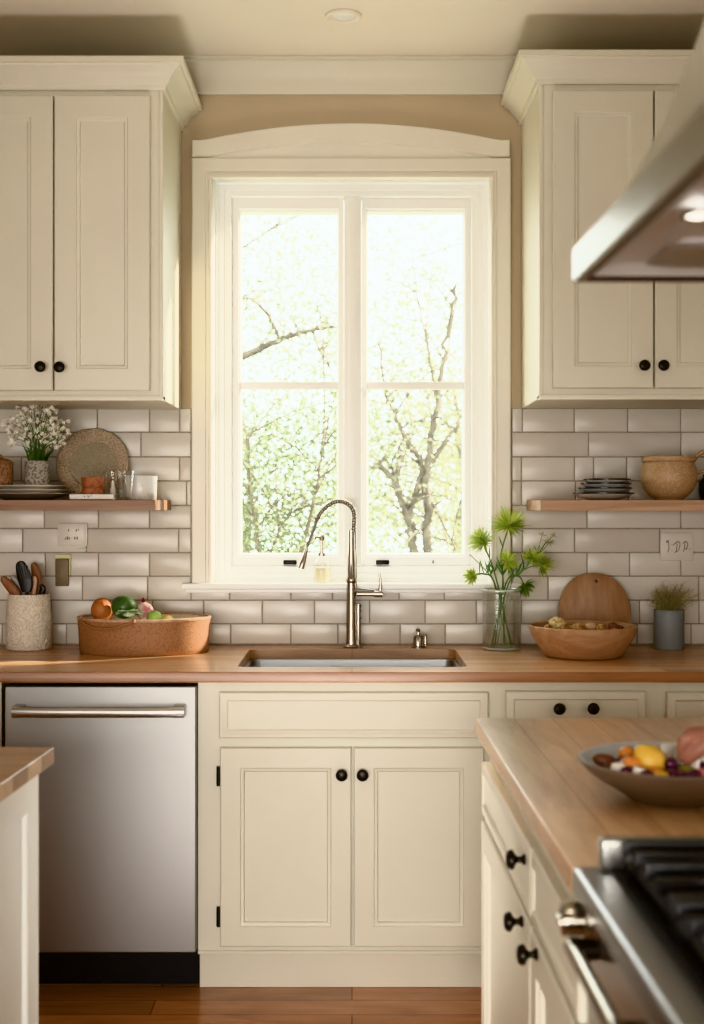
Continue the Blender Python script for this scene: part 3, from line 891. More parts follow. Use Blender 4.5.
for by in (-.19, -.43, -.66):
    for bx_ in (.225, .578):
        bb = MB().lathe([(0, .0), (.060, .0), (.058, .008), (.045, .012), (.042, .020), (0, .021)], c=(bx_, by, CT + .006), seg=32)
        q = bb.build('burner', M_brass, t)
        MB().lathe([(0, .0), (.034, .0), (.036, .004), (.033, .009), (0, .011)], c=(bx_, by, CT + .0275), seg=32).build('burner_cap', M_iron, q)
def grate(x0, x1, y0, y1):
    g = MB(); z0, z1, w_ = CT + .028, CT + .050, .009
    for xa in (x0 + .012, x1 - .012): g.box(xa - w_, xa + w_, y0, y1, z0 - .010, z1 - .012, .005, 2)
    for q in (.28, .72): g.box(x0, x1, lerp(y0, y1, q) - w_, lerp(y0, y1, q) + w_, z0, z1, .005, 2)
    for ya_ in (y0 + w_, y1 - w_): g.box(x0, x1, ya_ - w_, ya_ + w_, z0, z1, .005, 2)
    xm_, ym_ = (x0 + x1) / 2, (y0 + y1) / 2
    for s in (-1, 1):
        g.box(min(xm_ + s * .025, xm_ + s * (x1 - x0) / 2), max(xm_ + s * .025, xm_ + s * (x1 - x0) / 2), ym_ - .007, ym_ + .007, z0 + .002, z1 + .003, .004, 2)
        g.box(xm_ - .007, xm_ + .007, min(ym_ + s * .025, ym_ + s * (y1 - y0) / 2), max(ym_ + s * .025, ym_ + s * (y1 - y0) / 2), z0 + .002, z1 + .003, .004, 2)
        for s2 in (-1, 1):
            g.tube([(xm_ + s * (x1 - x0) / 2, ym_ + s2 * .065, z1 - .008), (xm_ + s * .05, ym_ + s2 * .045, z1 - .006)], .0075, 8)
    for xa in (x0, x1):
        for ya_ in (y0 + w_, y1 - w_): g.box(xa - w_ * .8 + (.012 if xa == x0 else -.012), xa + w_ * .8 + (.012 if xa == x0 else -.012), ya_ - w_ * .8, ya_ + w_ * .8, CT + .0055, z0 + .004, .002, 1)
    g.build('grate', M_iron, t)
for y1_, y0_ in ((-.048, -.295), (-.300, -.540), (-.545, -.765)):
    grate(.056, .395, y0_, y1_); grate(.415, .74, y0_, y1_)

# ------------------------------------------------------------------ extractor hood
HZ = 1.694
HD = Vector((PX(572.3, 1.72), 1.72, HZ))
t = thing('extractor_hood', 'stainless steel extractor hood hanging over the range at upper right', 'extractor hood', HD, IRR)
HW, HL, RIM = .72, .86, .044
b = MB()
# rim with a recessed underside
def rr(ins, z): return [(ins, -ins, z), (HW - ins, -ins, z), (HW - ins, -HL + ins, z), (ins, -HL + ins, z)]
b.quadgrid([rr(.0, RIM), rr(0, .003), rr(.003, 0), rr(.014, 0), rr(.016, .004), rr(.022, .005)], close_u=True)
b.quadgrid([rr(.002, RIM), rr(.0, RIM)], close_u=True)
b.build('rim', M_hood, t, 30)
b = MB()
V = b.quadgrid([rr(.0, RIM), rr(.010, RIM + .010), rr(.058, RIM + .064), rr(.075, RIM + .095), rr(.105, RIM + .162), rr(.128, RIM + .226), rr(.20, RIM + .46), rr(.225, RIM + .56)], close_u=True)
b.build('canopy', M_hood, t, 20)
b = MB()
b.box(.226, HW - .226, -HL + .226, -.226, RIM + .555, CEIL - HZ - .001, .002, 1)
b.build('chimney', M_hood, t)
b = MB()
V = b.quadgrid([rr(.022, .005), rr(.040, .016), rr(.042, .018)], close_u=True); b.face(V[-1])
b.build('underside', M_under, t, 30)
for y1_, y0_ in ((-.20, -.42), (-.43, -.65)):
    b = MB(); b.panel(.07, HW - .07, y0_, y1_, [(0, .0), (0, -.006), (.012, -.008), (.016, -.002), (.02, -.002)], lambda u, v, d: (u, v, .0178 + d))
    b.build('filter', M_under, t, 30)
for lx, ly in ((.068, -.385), (.068, -.70)):
    pass
b = MB(); b.panel(.085, HW - .085, -.165, -.055, [(0, 0), (0, -.004), (.03, -.012), (.035, -.012)], lambda u, v, d: (u, v, .0178 + d)); b.build('baffle', M_steel, t, 30)
lpos = (.068 + .008, -.375)
q = MB().lathe([(.020, .0), (.021, -.004), (.026, -.0045), (.027, .0)], c=(lpos[0] - .028, lpos[1], .0176), seg=32)
lampx = (PX(698.5, 1.345) - HD.x) + .005
q = MB().lathe([(.013, 0), (.0135, -.004), (.017, -.0045), (.0175, 0)], c=(.063, lpos[1], .0082), seg=32).build('lamp_ring', M_chrome, t)
MB().lathe([(0, -.0035), (.010, -.0035), (.0128, -.001)], c=(.063, lpos[1], .0082), seg=28).build('lamp', M_lamp, q)

# ------------------------------------------------------------------ fruit bowl on the island
BC = Vector((PX(672, 2.10), 2.10, CT + .0005))
t = thing('fruit_bowl', 'wide grey stoneware bowl full of mixed fruit on the island worktop', 'bowl', BC)
RB = .151
prof_o = [(0, .0), (.066, .0), (.070, .003), (.078, .009), (.108, .026), (.135, .045), (RB - .002, .060), (RB, .063), (RB - .003, .0655)]
prof_i = [(RB - .003, .0655), (RB - .010, .0645), (.130, .052), (.10, .034), (.06, .020), (0, .016)]
MB().lathe(prof_o, seg=72).build('outside', M_bowlgrey, t, 50)
MB().lathe(prof_i, seg=72).build('inside', M_bowlin, t, 50)
def bz_(r): # inner surface height
    pts = [(0, .016), (.06, .020), (.10, .034), (.130, .052), (.14, .0645)]
    for (a, za), (b_, zb_) in zip(pts[:-1], pts[1:]):
        if r <= b_: return lerp(za, zb_, (r - a) / (b_ - a))
    return .0645
def fruit(name, mat, label, cat, px, py, Y, r, sc=(1, 1, 1), group=None, noise=.06, seed=0, rot=None, fn=None):
    c_ = at(px, py, Y)
    m_ = MB().ball((0, 0, 0), r, sc, noise, seed, 3, rot, fn)
    return single(m_, name, mat, label, cat, c_, group, world=False)
lem = lambda p, d: p * (1.0 + .16 * max(0, abs(d.x) - .86) / .14)
fruit('lemon', M_lemon, 'large yellow lemon on top of the fruit in the grey bowl', 'lemon', 650, 761, 2.07, .0262, (1.05, .95, 1), fn=lem, rot=Matrix.Rotation(.9, 4, 'Y'))
fruit('kumquat', M_kumquat, 'small orange kumquat at the back left of the grey bowl', 'kumquat', 627, 754, 2.13, .0135, (1.1, 1, 1))
fruit('apricot', M_kumquat, 'orange apricot in front of the lemon in the grey bowl', 'apricot', 631, 766, 2.06, .0165, (1.15, 1, .95))
fruit('apricot', M_kumquat, 'orange apricot tucked under the right of the lemon in the grey bowl', 'apricot', 655, 773, 2.045, .0125, (1.2, 1, .9), seed=3)
fruit('date', M_date, 'dark brown date at the left end of the grey bowl', 'date', 605, 761, 2.10, .0135, (1.55, .95, .85), rot=Matrix.Rotation(.25, 4, 'Y'), seed=2)
fruit('date', M_date, 'dark brown date lying below the first one in the grey bowl', 'date', 612, 769, 2.07, .0115, (1.5, .9, .8), rot=Matrix.Rotation(.35, 4, 'Y'), seed=5)
bits = [('cheese_cube', M_feta, 619, 773, 2.04, .0105, 'white cheese cube at the front left of the grey bowl'), ('cheese_cube', M_feta, 639, 777, 2.02, .011, 'white cheese cube at the front rim below the lemon'),
        ('cheese_cube', M_feta, 692, 764, 2.07, .0135, 'white cheese cube under the fingers in the grey bowl'), ('cheese_cube', M_feta, 667, 757, 2.13, .013, 'white cheese cube behind the lemon in the grey bowl')]
for i, (nm, mt, px, py, Y, r, lab) in enumerate(bits):
    m_ = MB(); m_.box(-r, r, -r * .9, r * .9, -r * .75, r * .75, r * .35, 3, Matrix.Rotation(.5 + i, 4, 'Z') @ Matrix.Rotation(.3, 4, 'X'))
    single(m_, nm, mt, lab, 'cheese', at(px, py - 4, Y), 'white cheese cubes in the fruit bowl', world=False)
ol = [(626, 776, 2.03, 'at the front left rim'), (647, 780, 2.005, 'at the front rim under the lemon'), (673, 778, 2.02, 'at the front rim, left of the last two'), (683, 781, 2.01, 'at the front rim, middle of the right three'), (694, 780, 2.01, 'at the front rim, nearest the frame edge'), (671, 768, 2.055, 'between the apricot and the grey stalk'), (700, 771, 2.06, 'below the fingers')]
for i, (px, py, Y, lab) in enumerate(ol):
    fruit('olive', M_olive, 'small purple olive ' + lab + ' of the grey bowl', 'olive', px, py - 4, Y, .0100, (1.2, 1, .95), 'purple olives in the fruit bowl', seed=i)
fruit('olive', M_oliveg, 'green olive beside the white cheese on the right of the grey bowl', 'olive', 686, 772, 2.05, .0125, (1.2, 1, .9), seed=11)
fruit('mango_piece', M_lemon, 'yellow fruit slice at the front rim of the grey bowl', 'fruit slice', 658, 775, 2.015, .0105, (1.7, .8, .6), seed=7)
fruit('radish', M_pink, 'pink radish under the hand at the right of the grey bowl', 'radish', 702, 775, 2.04, .011, (1, 1, 1), seed=8)
# lower layer that carries the ones above
low = [(-.075, .02, .020), (-.03, .04, .022), (.02, .03, .022), (.06, -.01, .021), (-.045, -.035, .020), (.0, -.05, .020), (.045, -.055, .019), (.085, .04, .02), (-.01, -.005, .020)]
pos_w = ['left', 'back left', 'back', 'right', 'front left', 'front', 'front right', 'back right', 'centre']
for i, (x, y, r) in enumerate(low):
    z = bz_(math.hypot(x, y) + r * .3) + r * .88
    m_ = MB().ball((0, 0, 0), r, (1.05, 1, .9), .08, i + 30)
    single(m_, 'plum', M_olive, 'dark plum at the bottom of the grey fruit bowl, ' + pos_w[i] + ' of the layer', 'plum', BC + Vector((x, y, z)), 'dark plums at the bottom of the fruit bowl', world=False)
ck = MB().tube([at(677.5, 769, 2.07), at(678.5, 757, 2.075), at(679, 746, 2.08)], [.0075, .0085, .0080], 14)
single(ck, 'stalk_piece', M_cork, 'grey green stalk piece pinched between the fingers', 'stalk', at(678, 757, 2.075))

# ------------------------------------------------------------------ the reaching hand
t = thing('person', 'hand of a person reaching in from the right edge to the fruit bowl', 'person', at(704, 745, 2.10))
hm = MB()
H = lambda px, py, Y: at(px, py, Y)
def limb(pts, rads, seg=12):
    p = spline(pts, 5); n = len(p)
    rr_ = []
    for k in range(n):
        u = k / (n - 1) * (len(rads) - 1); i = min(int(u), len(rads) - 2)
        rr_.append(lerp(rads[i], rads[i + 1], u - i))
    hm.tube(p, rr_, seg)
    hm.ball(p[0], rr_[0], sub=2); hm.ball(p[-1], rr_[-1], sub=2)
kn_ = [H(703, 736, 2.060), H(706, 733, 2.083), H(708, 733, 2.105), H(711, 736, 2.126)]
wrist = H(782, 706, 2.12)
for k_ in kn_:
    limb([wrist.lerp(k_, .18), wrist.lerp(k_, .6) + Vector((0, 0, .006)), k_], [.021, .014, .0122])
# fingers: index .. little, each with two bends
limb([kn_[0], H(687, 739, 2.052), H(682, 748, 2.058), H(682, 758, 2.066)], [.0118, .0105, .0094, .0076])
limb([kn_[1], H(690, 734, 2.078), H(682.5, 743, 2.088), H(681.5, 755, 2.088)], [.0118, .0106, .0094, .0076])
limb([kn_[2], H(695, 736, 2.110), H(690, 748, 2.112), H(691, 758, 2.106)], [.0115, .0102, .0090, .0074])
limb([kn_[3], H(701, 741, 2.134), H(697, 752, 2.134), H(699, 760, 2.128)], [.0100, .0088, .0078, .0065])
limb([H(750, 724, 2.080), H(718, 737, 2.056), H(699, 749, 2.050), H(687, 760, 2.058)], [.023, .019, .0140, .0094])
limb([wrist, H(850, 690, 2.13), H(960, 655, 2.16), H(1090, 620, 2.20)], [.027, .030, .037, .043], 16)
hm.ball(H(740, 722, 2.095), .03, (1.2, 1.1, .62), sub=3)
ho_ = hm.build('hand', M_skin, t, 60, world=True)
rmod = ho_.modifiers.new('Remesh', 'REMESH'); rmod.mode = 'VOXEL'; rmod.voxel_size = .0026; rmod.use_smooth_shade = True
smod = ho_.modifiers.new('Smooth', 'SMOOTH'); smod.factor = .5; smod.iterations = 4
nb = MB()
for p, d in ((H(680.5, 756, 2.060), -.3), (H(680, 752, 2.083), -.2)):
    nb.ball(p, .0052, (.45, .9, 1.2), sub=2)
nb.build('fingernails', M_nail, t, 60, world=True)
sv = MB()
sp = spline([H(880, 681, 2.137), H(960, 655, 2.16), H(1100, 617, 2.203)], 8)
sv.tube(sp, [.047 + .012 * k / (len(sp) - 1) + .002 * sin(k * 2.1) for k in range(len(sp))], 24)
sv.build('sleeve', M_sleeve, t, 60, world=True)
# ================================================================== left shelf
ST = STP + .0006
def cyl_from_px(pxl, pxr, Y): return PX((pxl + pxr) / 2, Y), (pxr - pxl) / 2 * Y / F
pc = Vector((PX(28, 4.215), 4.215, ST))
def plate(name, label, r, z, h, mats, cat='plate', group=None, c=pc, th=.004):
    t = thing(name, label, cat, (c.x, c.y, z), 0, group)
    prof = [(0, .0), (r * .55, .0), (r * .58, .002), (r * .80, h * .45), (r, h - th * .4), (r * 1.005, h), (r * .985, h + .0005), (r * .78, h * .5 + th * .8), (r * .55, th), (0, th)]
    MB().lathe(prof[:5], seg=64).build('underside', mats[0], t, 40)
    MB().lathe(prof[4:], seg=64).build('top', mats[1], t, 40)
    return t
plate('dinner_plate', 'widest grey plate at the bottom of the plate stack on the left shelf', .136, ST, .022, (M_plate_d, M_plate), group='plates stacked on the left shelf')
plate('dinner_plate', 'pale grey plate in the middle of the stack on the left shelf', .131, ST + .0125, .022, (M_plate, M_plate), group='plates stacked on the left shelf')
plate('dinner_plate', 'pale grey plate topmost of the stack on the left shelf, under the flower pot', .124, ST + .025, .022, (M_plate, M_plate), group='plates stacked on the left shelf')
PT = ST + .025 + .0044
# speckled pot of white flowers
x, r = cyl_from_px(24.5, 49.5, 4.20)
pz = PT
t = thing('potted_flowers', 'speckled grey pot of small white flowers on the left plate stack', 'potted plant', (x, 4.20, pz))
hh = PZ(461, 4.20) - pz
MB().lathe([(0, 0), (r * .93, 0), (r * .97, .004), (r, hh * .5), (r * .98, hh - .004), (r, hh), (r * .93, hh), (r * .92, hh - .01), (0, hh - .012)], seg=48).build('pot', M_stone, t, 40)
rnd = random.Random(8)
lf = MB()
for k in range(60):
    a = rnd.uniform(0, 2 * pi); q = rnd.uniform(0, r * .7)
    p0 = Vector((q * cos(a), q * sin(a), hh - .012)); ln = rnd.uniform(.04, .085); sp_ = rnd.uniform(.1, .75)
    d = Vector((cos(a) * sp_, sin(a) * sp_ * .6, 1)).normalized()
    wv = Vector((-sin(a + .6), cos(a + .6), 0)) * .0028
    p1, p2 = p0 + d * ln * .55, p0 + d * ln + Vector((cos(a), sin(a) * .6, -.3)) * ln * .14
    lf.quadgrid([[p0 - wv, p0 + wv], [p1 - wv * .9, p1 + wv * .9], [p2 - wv * .1, p2 + wv * .1]])
lf.build('grass_leaves', M_leafy, t, 0, recalc=False)
fb = MB(); stm = MB()
FCX = [(8, 421), (13, 437), (12, 444), (22, 410), (22, 430), (27, 423), (31, 412), (37, 402), (38, 408), (41, 414), (46, 406), (48, 415), (51, 424), (55, 420), (61, 428), (64, 434), (58, 437), (52, 434), (45, 428), (38, 424), (34, 434),
       (30, 440), (44, 440), (50, 445), (18, 421), (26, 417), (42, 422), (55, 430), (47, 437), (16, 431), (35, 418), (60, 441), (24, 437), (20, 415), (50, 411), (33, 405), (29, 429), (39, 432), (10, 430), (62, 423)]
for px, py in FCX:
    Y = 4.20 + rnd.uniform(-.045, .045)
    p = at(px, py, Y) - Vector(t.location)
    b0 = Vector((rnd.uniform(-.6, .6) * r, rnd.uniform(-.6, .6) * r, hh - .01))
    mid = b0.lerp(p, .55) + Vector((-(p.x) * .25, 0, .012))
    stm.tube(spline([b0, mid, p], 4), .0009, 5)
    for j in range(rnd.choice((5, 6, 7))):
        c_ = p + Vector((rnd.gauss(0, .011), rnd.gauss(0, .010), rnd.gauss(0, .010)))
        stm.tube([p - Vector((0, 0, .012)), c_], .0006, 4)
        ax_ = Vector((rnd.gauss(0, .5), -1 + rnd.gauss(0, .4), rnd.gauss(.3, .5))).normalized()
        u = ax_.orthogonal().normalized(); v = ax_.cross(u)
        for k in range(5):
            a = 2 * pi * k / 5 + j
            dd = u * cos(a) + v * sin(a); ee = ax_.cross(dd); s_ = rnd.uniform(.0065, .0095)
            fb.poly([c_, c_ + dd * s_ * .6 + ee * s_ * .38 + ax_ * .001, c_ + dd * s_ + ax_ * .002, c_ + dd * s_ * .6 - ee * s_ * .38 + ax_ * .001])
stm.build('stems', M_stem, t, 0); fb.build('blossom', M_petal, t, 0, recalc=False)
# rattan lidded basket
x, r = cyl_from_px(-13, 15.5, 4.20)
t = thing('rattan_basket', 'small brown rattan basket with a lid at the left frame edge on the plate stack', 'basket', (x, 4.17, PT))
hh = PZ(464, 4.2) - PT
MB().lathe([(0, 0), (r * .78, 0), (r * .95, .012), (r, hh * .55), (r * .97, hh * .9), (r * 1.0, hh), (r * .9, hh), (0, hh - .004)], seg=40, fn=lambda rr_, a, z: rr_ * (1 + .02 * sin(20 * a))).build('body', M_rattan, t, 40)
q = MB().lathe([(r * 1.0, hh + .001), (r * .98, hh + .006), (r * .6, hh + .016), (.006, hh + .020), (0, hh + .020)], seg=40, fn=lambda rr_, a, z: rr_ * (1 + .015 * sin(20 * a))).build('lid', M_rattan, t, 40)
MB().tube([(-.010, 0, hh + .018), (-.008, 0, hh + .027), (.008, 0, hh + .027), (.010, 0, hh + .018)], .003, 8).build('lid_loop', M_rattan, q)
# woven round tray
tilt = R(13); RT = .122
t = thing('woven_tray', 'round woven seagrass tray leaning on the tiles above the left shelf', 'tray', (PX(93, 4.37), 4.345, ST + .0005))
mt = Matrix.Translation((0, 0, .001)) @ Matrix.Rotation(-tilt, 4, 'X') @ Matrix.Translation((0, 0, RT)) @ Matrix.Rotation(pi / 2, 4, 'X')
o_ = MB().lathe([(RT * .62, .006), (RT * .64, .010), (RT * .70, .013), (RT * .85, .018), (RT * .97, .020), (RT, .016), (RT * .99, .010), (RT * .85, .006), (RT * .64, 0), (RT * .62, .002)], seg=72, fn=lambda rr_, a, z: rr_ * (1 + .006 * sin(60 * a)))
o_.xform(mt).build('rim', M_charger, t, 60)
MB().lathe([(0, .004), (RT * .3, .0045), (RT * .63, .006)], seg=64).xform(mt).build('centre', M_charger2, t, 60)
# white book
x0, x1 = PX(69.3, 4.09), PX(113.2, 4.09)
t = thing('book', 'thin white book lying flat on the left shelf under the terracotta pot', 'book', ((x0 + x1) / 2, 4.145, ST))
hb_ = PZ(493.7, 4.09) - ST
bk = MB(); w2 = (x1 - x0) / 2
bk.box(-w2, w2, -.055, .055, 0, .003, .001, 1); bk.box(-w2, w2, -.055, .055, hb_ - .003, hb_, .001, 1); bk.box(-w2, w2, -.055, -.052, 0, hb_, .001, 1)
bk.build('cover', M_paper, t)
MB().box(-w2 + .003, w2 - .003, -.0515, .053, .0032, hb_ - .0032).build('pages', M_plastic, t)
mk = MB()
for dx, ln, zz_ in ((-.018, .006, .011), (-.009, .003, .0125), (-.004, .007, .0105), (.003, .003, .013)):
    mk.tube([(dx + (-.004), -.0556, zz_ - ln * .4), (dx + .001 - .004, -.0556, zz_ + ln * .4)], .0011, 6)
mk.build('title', M_ink, t)
# terracotta pot on the book
x, r = cyl_from_px(81, 104, 4.135)
z = ST + hb_ + .0005
hh = PZ(477, 4.135) - z
t = thing('terracotta_pot', 'small ridged terracotta pot standing on the white book', 'pot', (x, 4.145, z))
MB().lathe([(0, 0), (r * .95, 0), (r * .97, .002), (r * .97, hh * .30), (r * .90, hh * .33), (r * .90, hh * .38), (r, hh * .42), (r, hh * .95), (r * .97, hh), (r * .88, hh), (r * .86, hh * .9), (0, hh * .5)], seg=48).build('body', M_terra, t, 30)
# glass jar, small white candle, tumbler, white cup
def glass(name, label, px0, px1, pyt, Y, rb, cat='glass', wall=.002):
    x, r = cyl_from_px(px0, px1, Y); h = PZ(pyt, Y) - ST
    t = thing(name, label, cat, (x, Y, ST))
    MB().lathe([(0, .0003), (r * rb * .9, .0003), (r * rb, .004), (r * lerp(rb, 1, .6), h * .5), (r, h), (r - .0012, h + .0008), (r - .0024, h), (r * lerp(rb, 1, .6) - wall, h * .5), (r * rb - .003, .008), (0, .007)], seg=44).build('body', M_glass, t, 50)
    return t
glass('glass_jar', 'clear straight glass jar behind the white book on the left shelf', 103.5, 123, 471.5, 4.27, .94, 'jar')
glass('glass_tumbler', 'clear flared tumbler in front of the white cup on the left shelf', 117, 134.5, 471, 4.155, .62, 'glass')
x, r = cyl_from_px(110, 115.5, 4.215); 
t = thing('candle', 'small white candle between the book and the glass jar', 'candle', (x, 4.218, ST))
MB().lathe([(0, 0), (.0105, 0), (.0108, .002), (.0100, .035), (.0075, .040), (.0058, .043), (.0056, .058), (.004, .061), (0, .0615)], seg=24).build('wax', M_feta, t)
MB().tube([(0, 0, .061), (.001, 0, .068)], .0008, 6).build('wick', M_ink, t)
x, r = cyl_from_px(124.5, 157, 4.23); h = PZ(476, 4.23) - ST
t = thing('white_cup', 'straight white veined cup at the right end of the left shelf', 'cup', (x, 4.235, ST))
MB().lathe([(0, 0), (r * .90, 0), (r * .94, .003), (r * .97, h * .5), (r, h - .002), (r * .985, h), (r * .95, h - .002), (r * .91, .006), (0, .005)], seg=56).build('body', M_porc, t, 50)

# ================================================================== right shelf
pc2 = Vector((PX(604.5, 4.215), 4.215, ST))
for k, (lab, r, z) in enumerate([('widest dark green plate at the bottom of the stack on the right shelf', .098, 0), ('dark green plate second from the bottom of the stack on the right shelf', .086, .0165), ('dark green plate third from the bottom of the stack on the right shelf', .081, .0315), ('dark green plate topmost of the stack on the right shelf', .075, .0445)]):
    t = thing('side_plate', lab, 'plate', (pc2.x + (-.004 + .004 * k), pc2.y, ST + z), 0, 'dark green plates stacked on the right shelf')
    h = .0235
    MB().lathe([(0, .0), (r * .45, .0), (r * .5, .0015), (r * .86, h * .55), (r * .985, h * .84)], seg=60).build('underside', M_pale_pl, t, 50)
    MB().lathe([(r * .985, h * .84), (r * 1.01, h * .90), (r * 1.01, h), (r * .985, h + .001), (r * .8, h * .58), (r * .5, .0045), (0, .0045)], seg=60).build('top', M_green_pl, t, 50)
x, r = cyl_from_px(641, 696.5, 4.215)
t = thing('clay_pot', 'round speckled tan clay pot with a twisted handle on the right shelf', 'pot', (x, 4.215, ST))
H_ = PZ(456.5, 4.215) - ST
MB().lathe([(0, 0), (r * .50, 0), (r * .52, .005), (r * .66, .012), (r * .88, H_ * .24), (r * .985, H_ * .42), (r, H_ * .55), (r * .97, H_ * .72), (r * .90, H_ * .84), (r * .88, H_ * .875), (r * .95, H_ * .885), (r * .97, H_ * .92), (r * .96, H_ * .985), (r * .93, H_),
            (r * .87, H_ * .98), (r * .84, H_ * .88), (r * .9, H_ * .5), (r * .5, .02), (0, .015)], seg=72).build('body', M_clay, t, 40)
hdl = MB()
for ph in (0, pi):
    pth = []
    base = spline([(r * .86, 0, H_ * .90), (r * 1.02, 0, H_ * 1.02), (r * 1.22, 0, H_ * 1.10), (r * 1.42, 0, H_ * 1.06), (r * 1.50, 0, H_ * .9), (r * 1.38, 0, H_ * .72), (r * .99, 0, H_ * .60)], 8)
    for k, p in enumerate(base): pth.append(p + Vector((cos(k * .55 + ph) * .0045, sin(k * .55 + ph) * .0065, cos(k * .55 + ph) * .003)))
    hdl.tube(pth, .0062, 10)
hdl.build('handle', M_clay, t, 60)
xx = PX(702, 4.30) + .05
t = thing('dark_jar', 'dark jar just inside the right frame edge on the right shelf', 'jar', (xx, 4.335, ST))
MB().lathe([(0, 0), (.042, 0), (.045, .004), (.05, .03), (.048, .06), (.036, .075), (.036, .083), (.040, .085), (.034, .085), (.03, .07), (0, .02)], seg=40).build('body', M_iron, t, 40)

# ================================================================== sockets and switches
WF = WALL - .0125
t = thing('double_socket', 'white wall socket plate under the left shelf', 'socket', (PX(71.5, WF), WF, PZ(534.5, WF)))
hw, hh = 13.6 / (F / WF), 11.3 / (F / WF)
MB().box(-hw, hw, -.007, .0025, -hh, hh, .003, 2).build('plate', M_plastic, t)
sk = MB()
for dx, dz, w_, h_ in ((-.008, .014, .0016, .008), (.018, .014, .002, .009), (.025, .016, .0016, .005), (-.018, -.013, .0016, .006), (-.012, -.012, .0024, .011), (-.006, -.013, .0016, .008), (.013, -.012, .0024, .009), (.021, -.012, .002, .010), (.017, .001, .0015, .0015), (-.022, -.017, .004, .0012)):
    sk.box(dx - w_, dx + w_, -.0078, -.0066, dz - h_ / 2, dz + h_ / 2, .0005, 1)
sk.build('slot', M_markgrey, t)
MB().box(hw - .0005, hw + .009, -.010, .0025, -hh, hh, .002, 2).build('side_cover', M_plastic, t)
MB().box(hw - .020, hw + .006, -.010, .0025, -hh - .016, -hh - .008, .002, 1).build('tab', M_plastic, t)
t = thing('brass_socket', 'aged brass socket plate with a yellowed top, above the utensil crock', 'socket', (PX(62.3, WF), WF, PZ(572.5, WF)))
hw, hh = 6.6 / (F / WF), 13.6 / (F / WF)
MB().box(-hw, hw, -.008, .0025, -hh, hh, .002, 2).build('plate', M_brass, t)
b = MB()
for dz in (.008, -.012): b.lathe([(0, .0), (.0028, .0), (.0028, .001), (0, .0012)], seg=12, mat=Matrix.Translation((0, -.0078, dz)) @ Matrix.Rotation(pi / 2, 4, 'X'))
b.build('screw', M_markgrey, t)
b = MB(); b.box(-hw - .002, hw + .008, -.006, .0025, hh + .0005, hh + .016, .002, 1); b.box(hw + .0005, hw + .007, -.006, .0025, -.01, hh + .001, .002, 1)
b.build('yellowed_cap', M_plastic_y, t)
t = thing('switch_plate', 'square white switch plate with dark relief marks on the right tiles', 'switch plate', (PX(676.3, WF), WF, PZ(546.7, WF)))
hw, hh = 16.3 / (F / WF), 13.8 / (F / WF)
MB().box(-hw, hw, -.008, .0025, -hh, hh, .002, 2).build('plate', M_plastic, t)
def stroke(mb, pts, r=.0013):
    mb.tube(spline([(x, -.0084, z) for x, z in pts], 5), r, 6)
s_ = .0009
def gl(pts): return [((px - 350) * .000262, (280 - py) * .000262) for px, py in pts]
marks = [[(212, 222), (232, 198), (243, 225), (247, 270), (243, 320), (228, 350)], [(215, 225), (235, 215)], [(285, 330), (287, 318)], [(282, 258), (284, 250)],
         [(300, 262), (330, 232), (360, 212), (385, 222), (388, 262), (372, 320), (345, 345), (318, 350)], [(352, 225), (350, 280), (338, 340)],
         [(425, 240), (455, 210), (482, 222), (490, 258), (478, 290), (450, 312)], [(455, 218), (452, 270), (435, 345)], [(470, 318), (480, 300)], [(515, 315), (516, 303)]]
for mk_ in marks:
    q = MB(); stroke(q, gl(mk_)); q.build('relief_mark', M_markgrey, t)

# ================================================================== worktop, left
C0 = CT + .0006
x, r = cyl_from_px(6.2, 51.5, 4.29)
t = thing('utensil_crock', 'dimpled white crock holding wooden and black utensils at the left', 'crock', (x, 4.29, C0))
zt = PZ(594.3, 4.26) - C0
CRX, CRR, CRT = x, r, zt
MB().lathe([(0, 0), (r * .94, 0), (r * .985, .004), (r, .03), (r * .99, zt * .55), (r * .94, zt * .82), (r * .90, zt * .97), (r * .905, zt), (r * .86, zt), (r * .86, zt * .8), (r * .92, .02), (0, .012)], seg=64).build('body', M_crock, t, 60)
def utensil(name, label, head, tip_px, mouth, bot, mat, cat, Y):
    """tip_px: outline centre line of the head; handle from inside the crock up to the head"""
    t = thing(name, label, cat, (CRX + bot[0], 4.29 + bot[1], C0 + .016))
    m = MB(); o0 = Vector(t.location)
    hp = [at(p[0], p[1], Y) - o0 for p in tip_px]
    m.tube(spline([(0, 0, 0), hp[0]], 4), .0055, 10)
    m.build('shaft', mat, t)
    # flat head: widths along hp
    h = MB(); pts = spline(hp, 6); n = len(pts); rws = []
    for k, p in enumerate(pts):
        u = k / (n - 1); tg = (pts[min(k + 1, n - 1)] - pts[max(k - 1, 0)]).normalized()
        sd = tg.cross(Vector((0, -1, 0))).normalized()
        wd = head[0] * max(.12, (sin(pi * min(1, .16 + .74 * u)) ** .7) * (1 if u < .9 else math.sqrt(max(0.02, 1 - ((u - .9) / .1) ** 2)))); th = head[1]
        rws.append([p + sd * wd * cos(a) + Vector((0, -1, 0)) * th * sin(a) for a in [2 * pi * j / 16 for j in range(16)]])
    V = h.quadgrid(rws, close_u=True); h.face(V[0]); h.face(list(reversed(V[-1])))
    return t, h
t, h = utensil('wooden_spoon', 'reddish wooden spoon leaning out to the left of the crock', (.0165, .006), [(19, 596), (14, 591), (7, 583), (1.5, 577)], None, (.03, -.01), M_spoon, 'spoon', 4.27); h.build('bowl', M_spoon, t, 50)
t, h = utensil('spatula', 'grey silicone spatula behind the leaning wooden spoon in the crock', (.0125, .004), [(23.5, 596), (20, 589), (15, 581), (11.5, 576)], None, (.02, .012), M_greyp, 'spatula', 4.295); h.build('blade', M_greyp, t, 50)
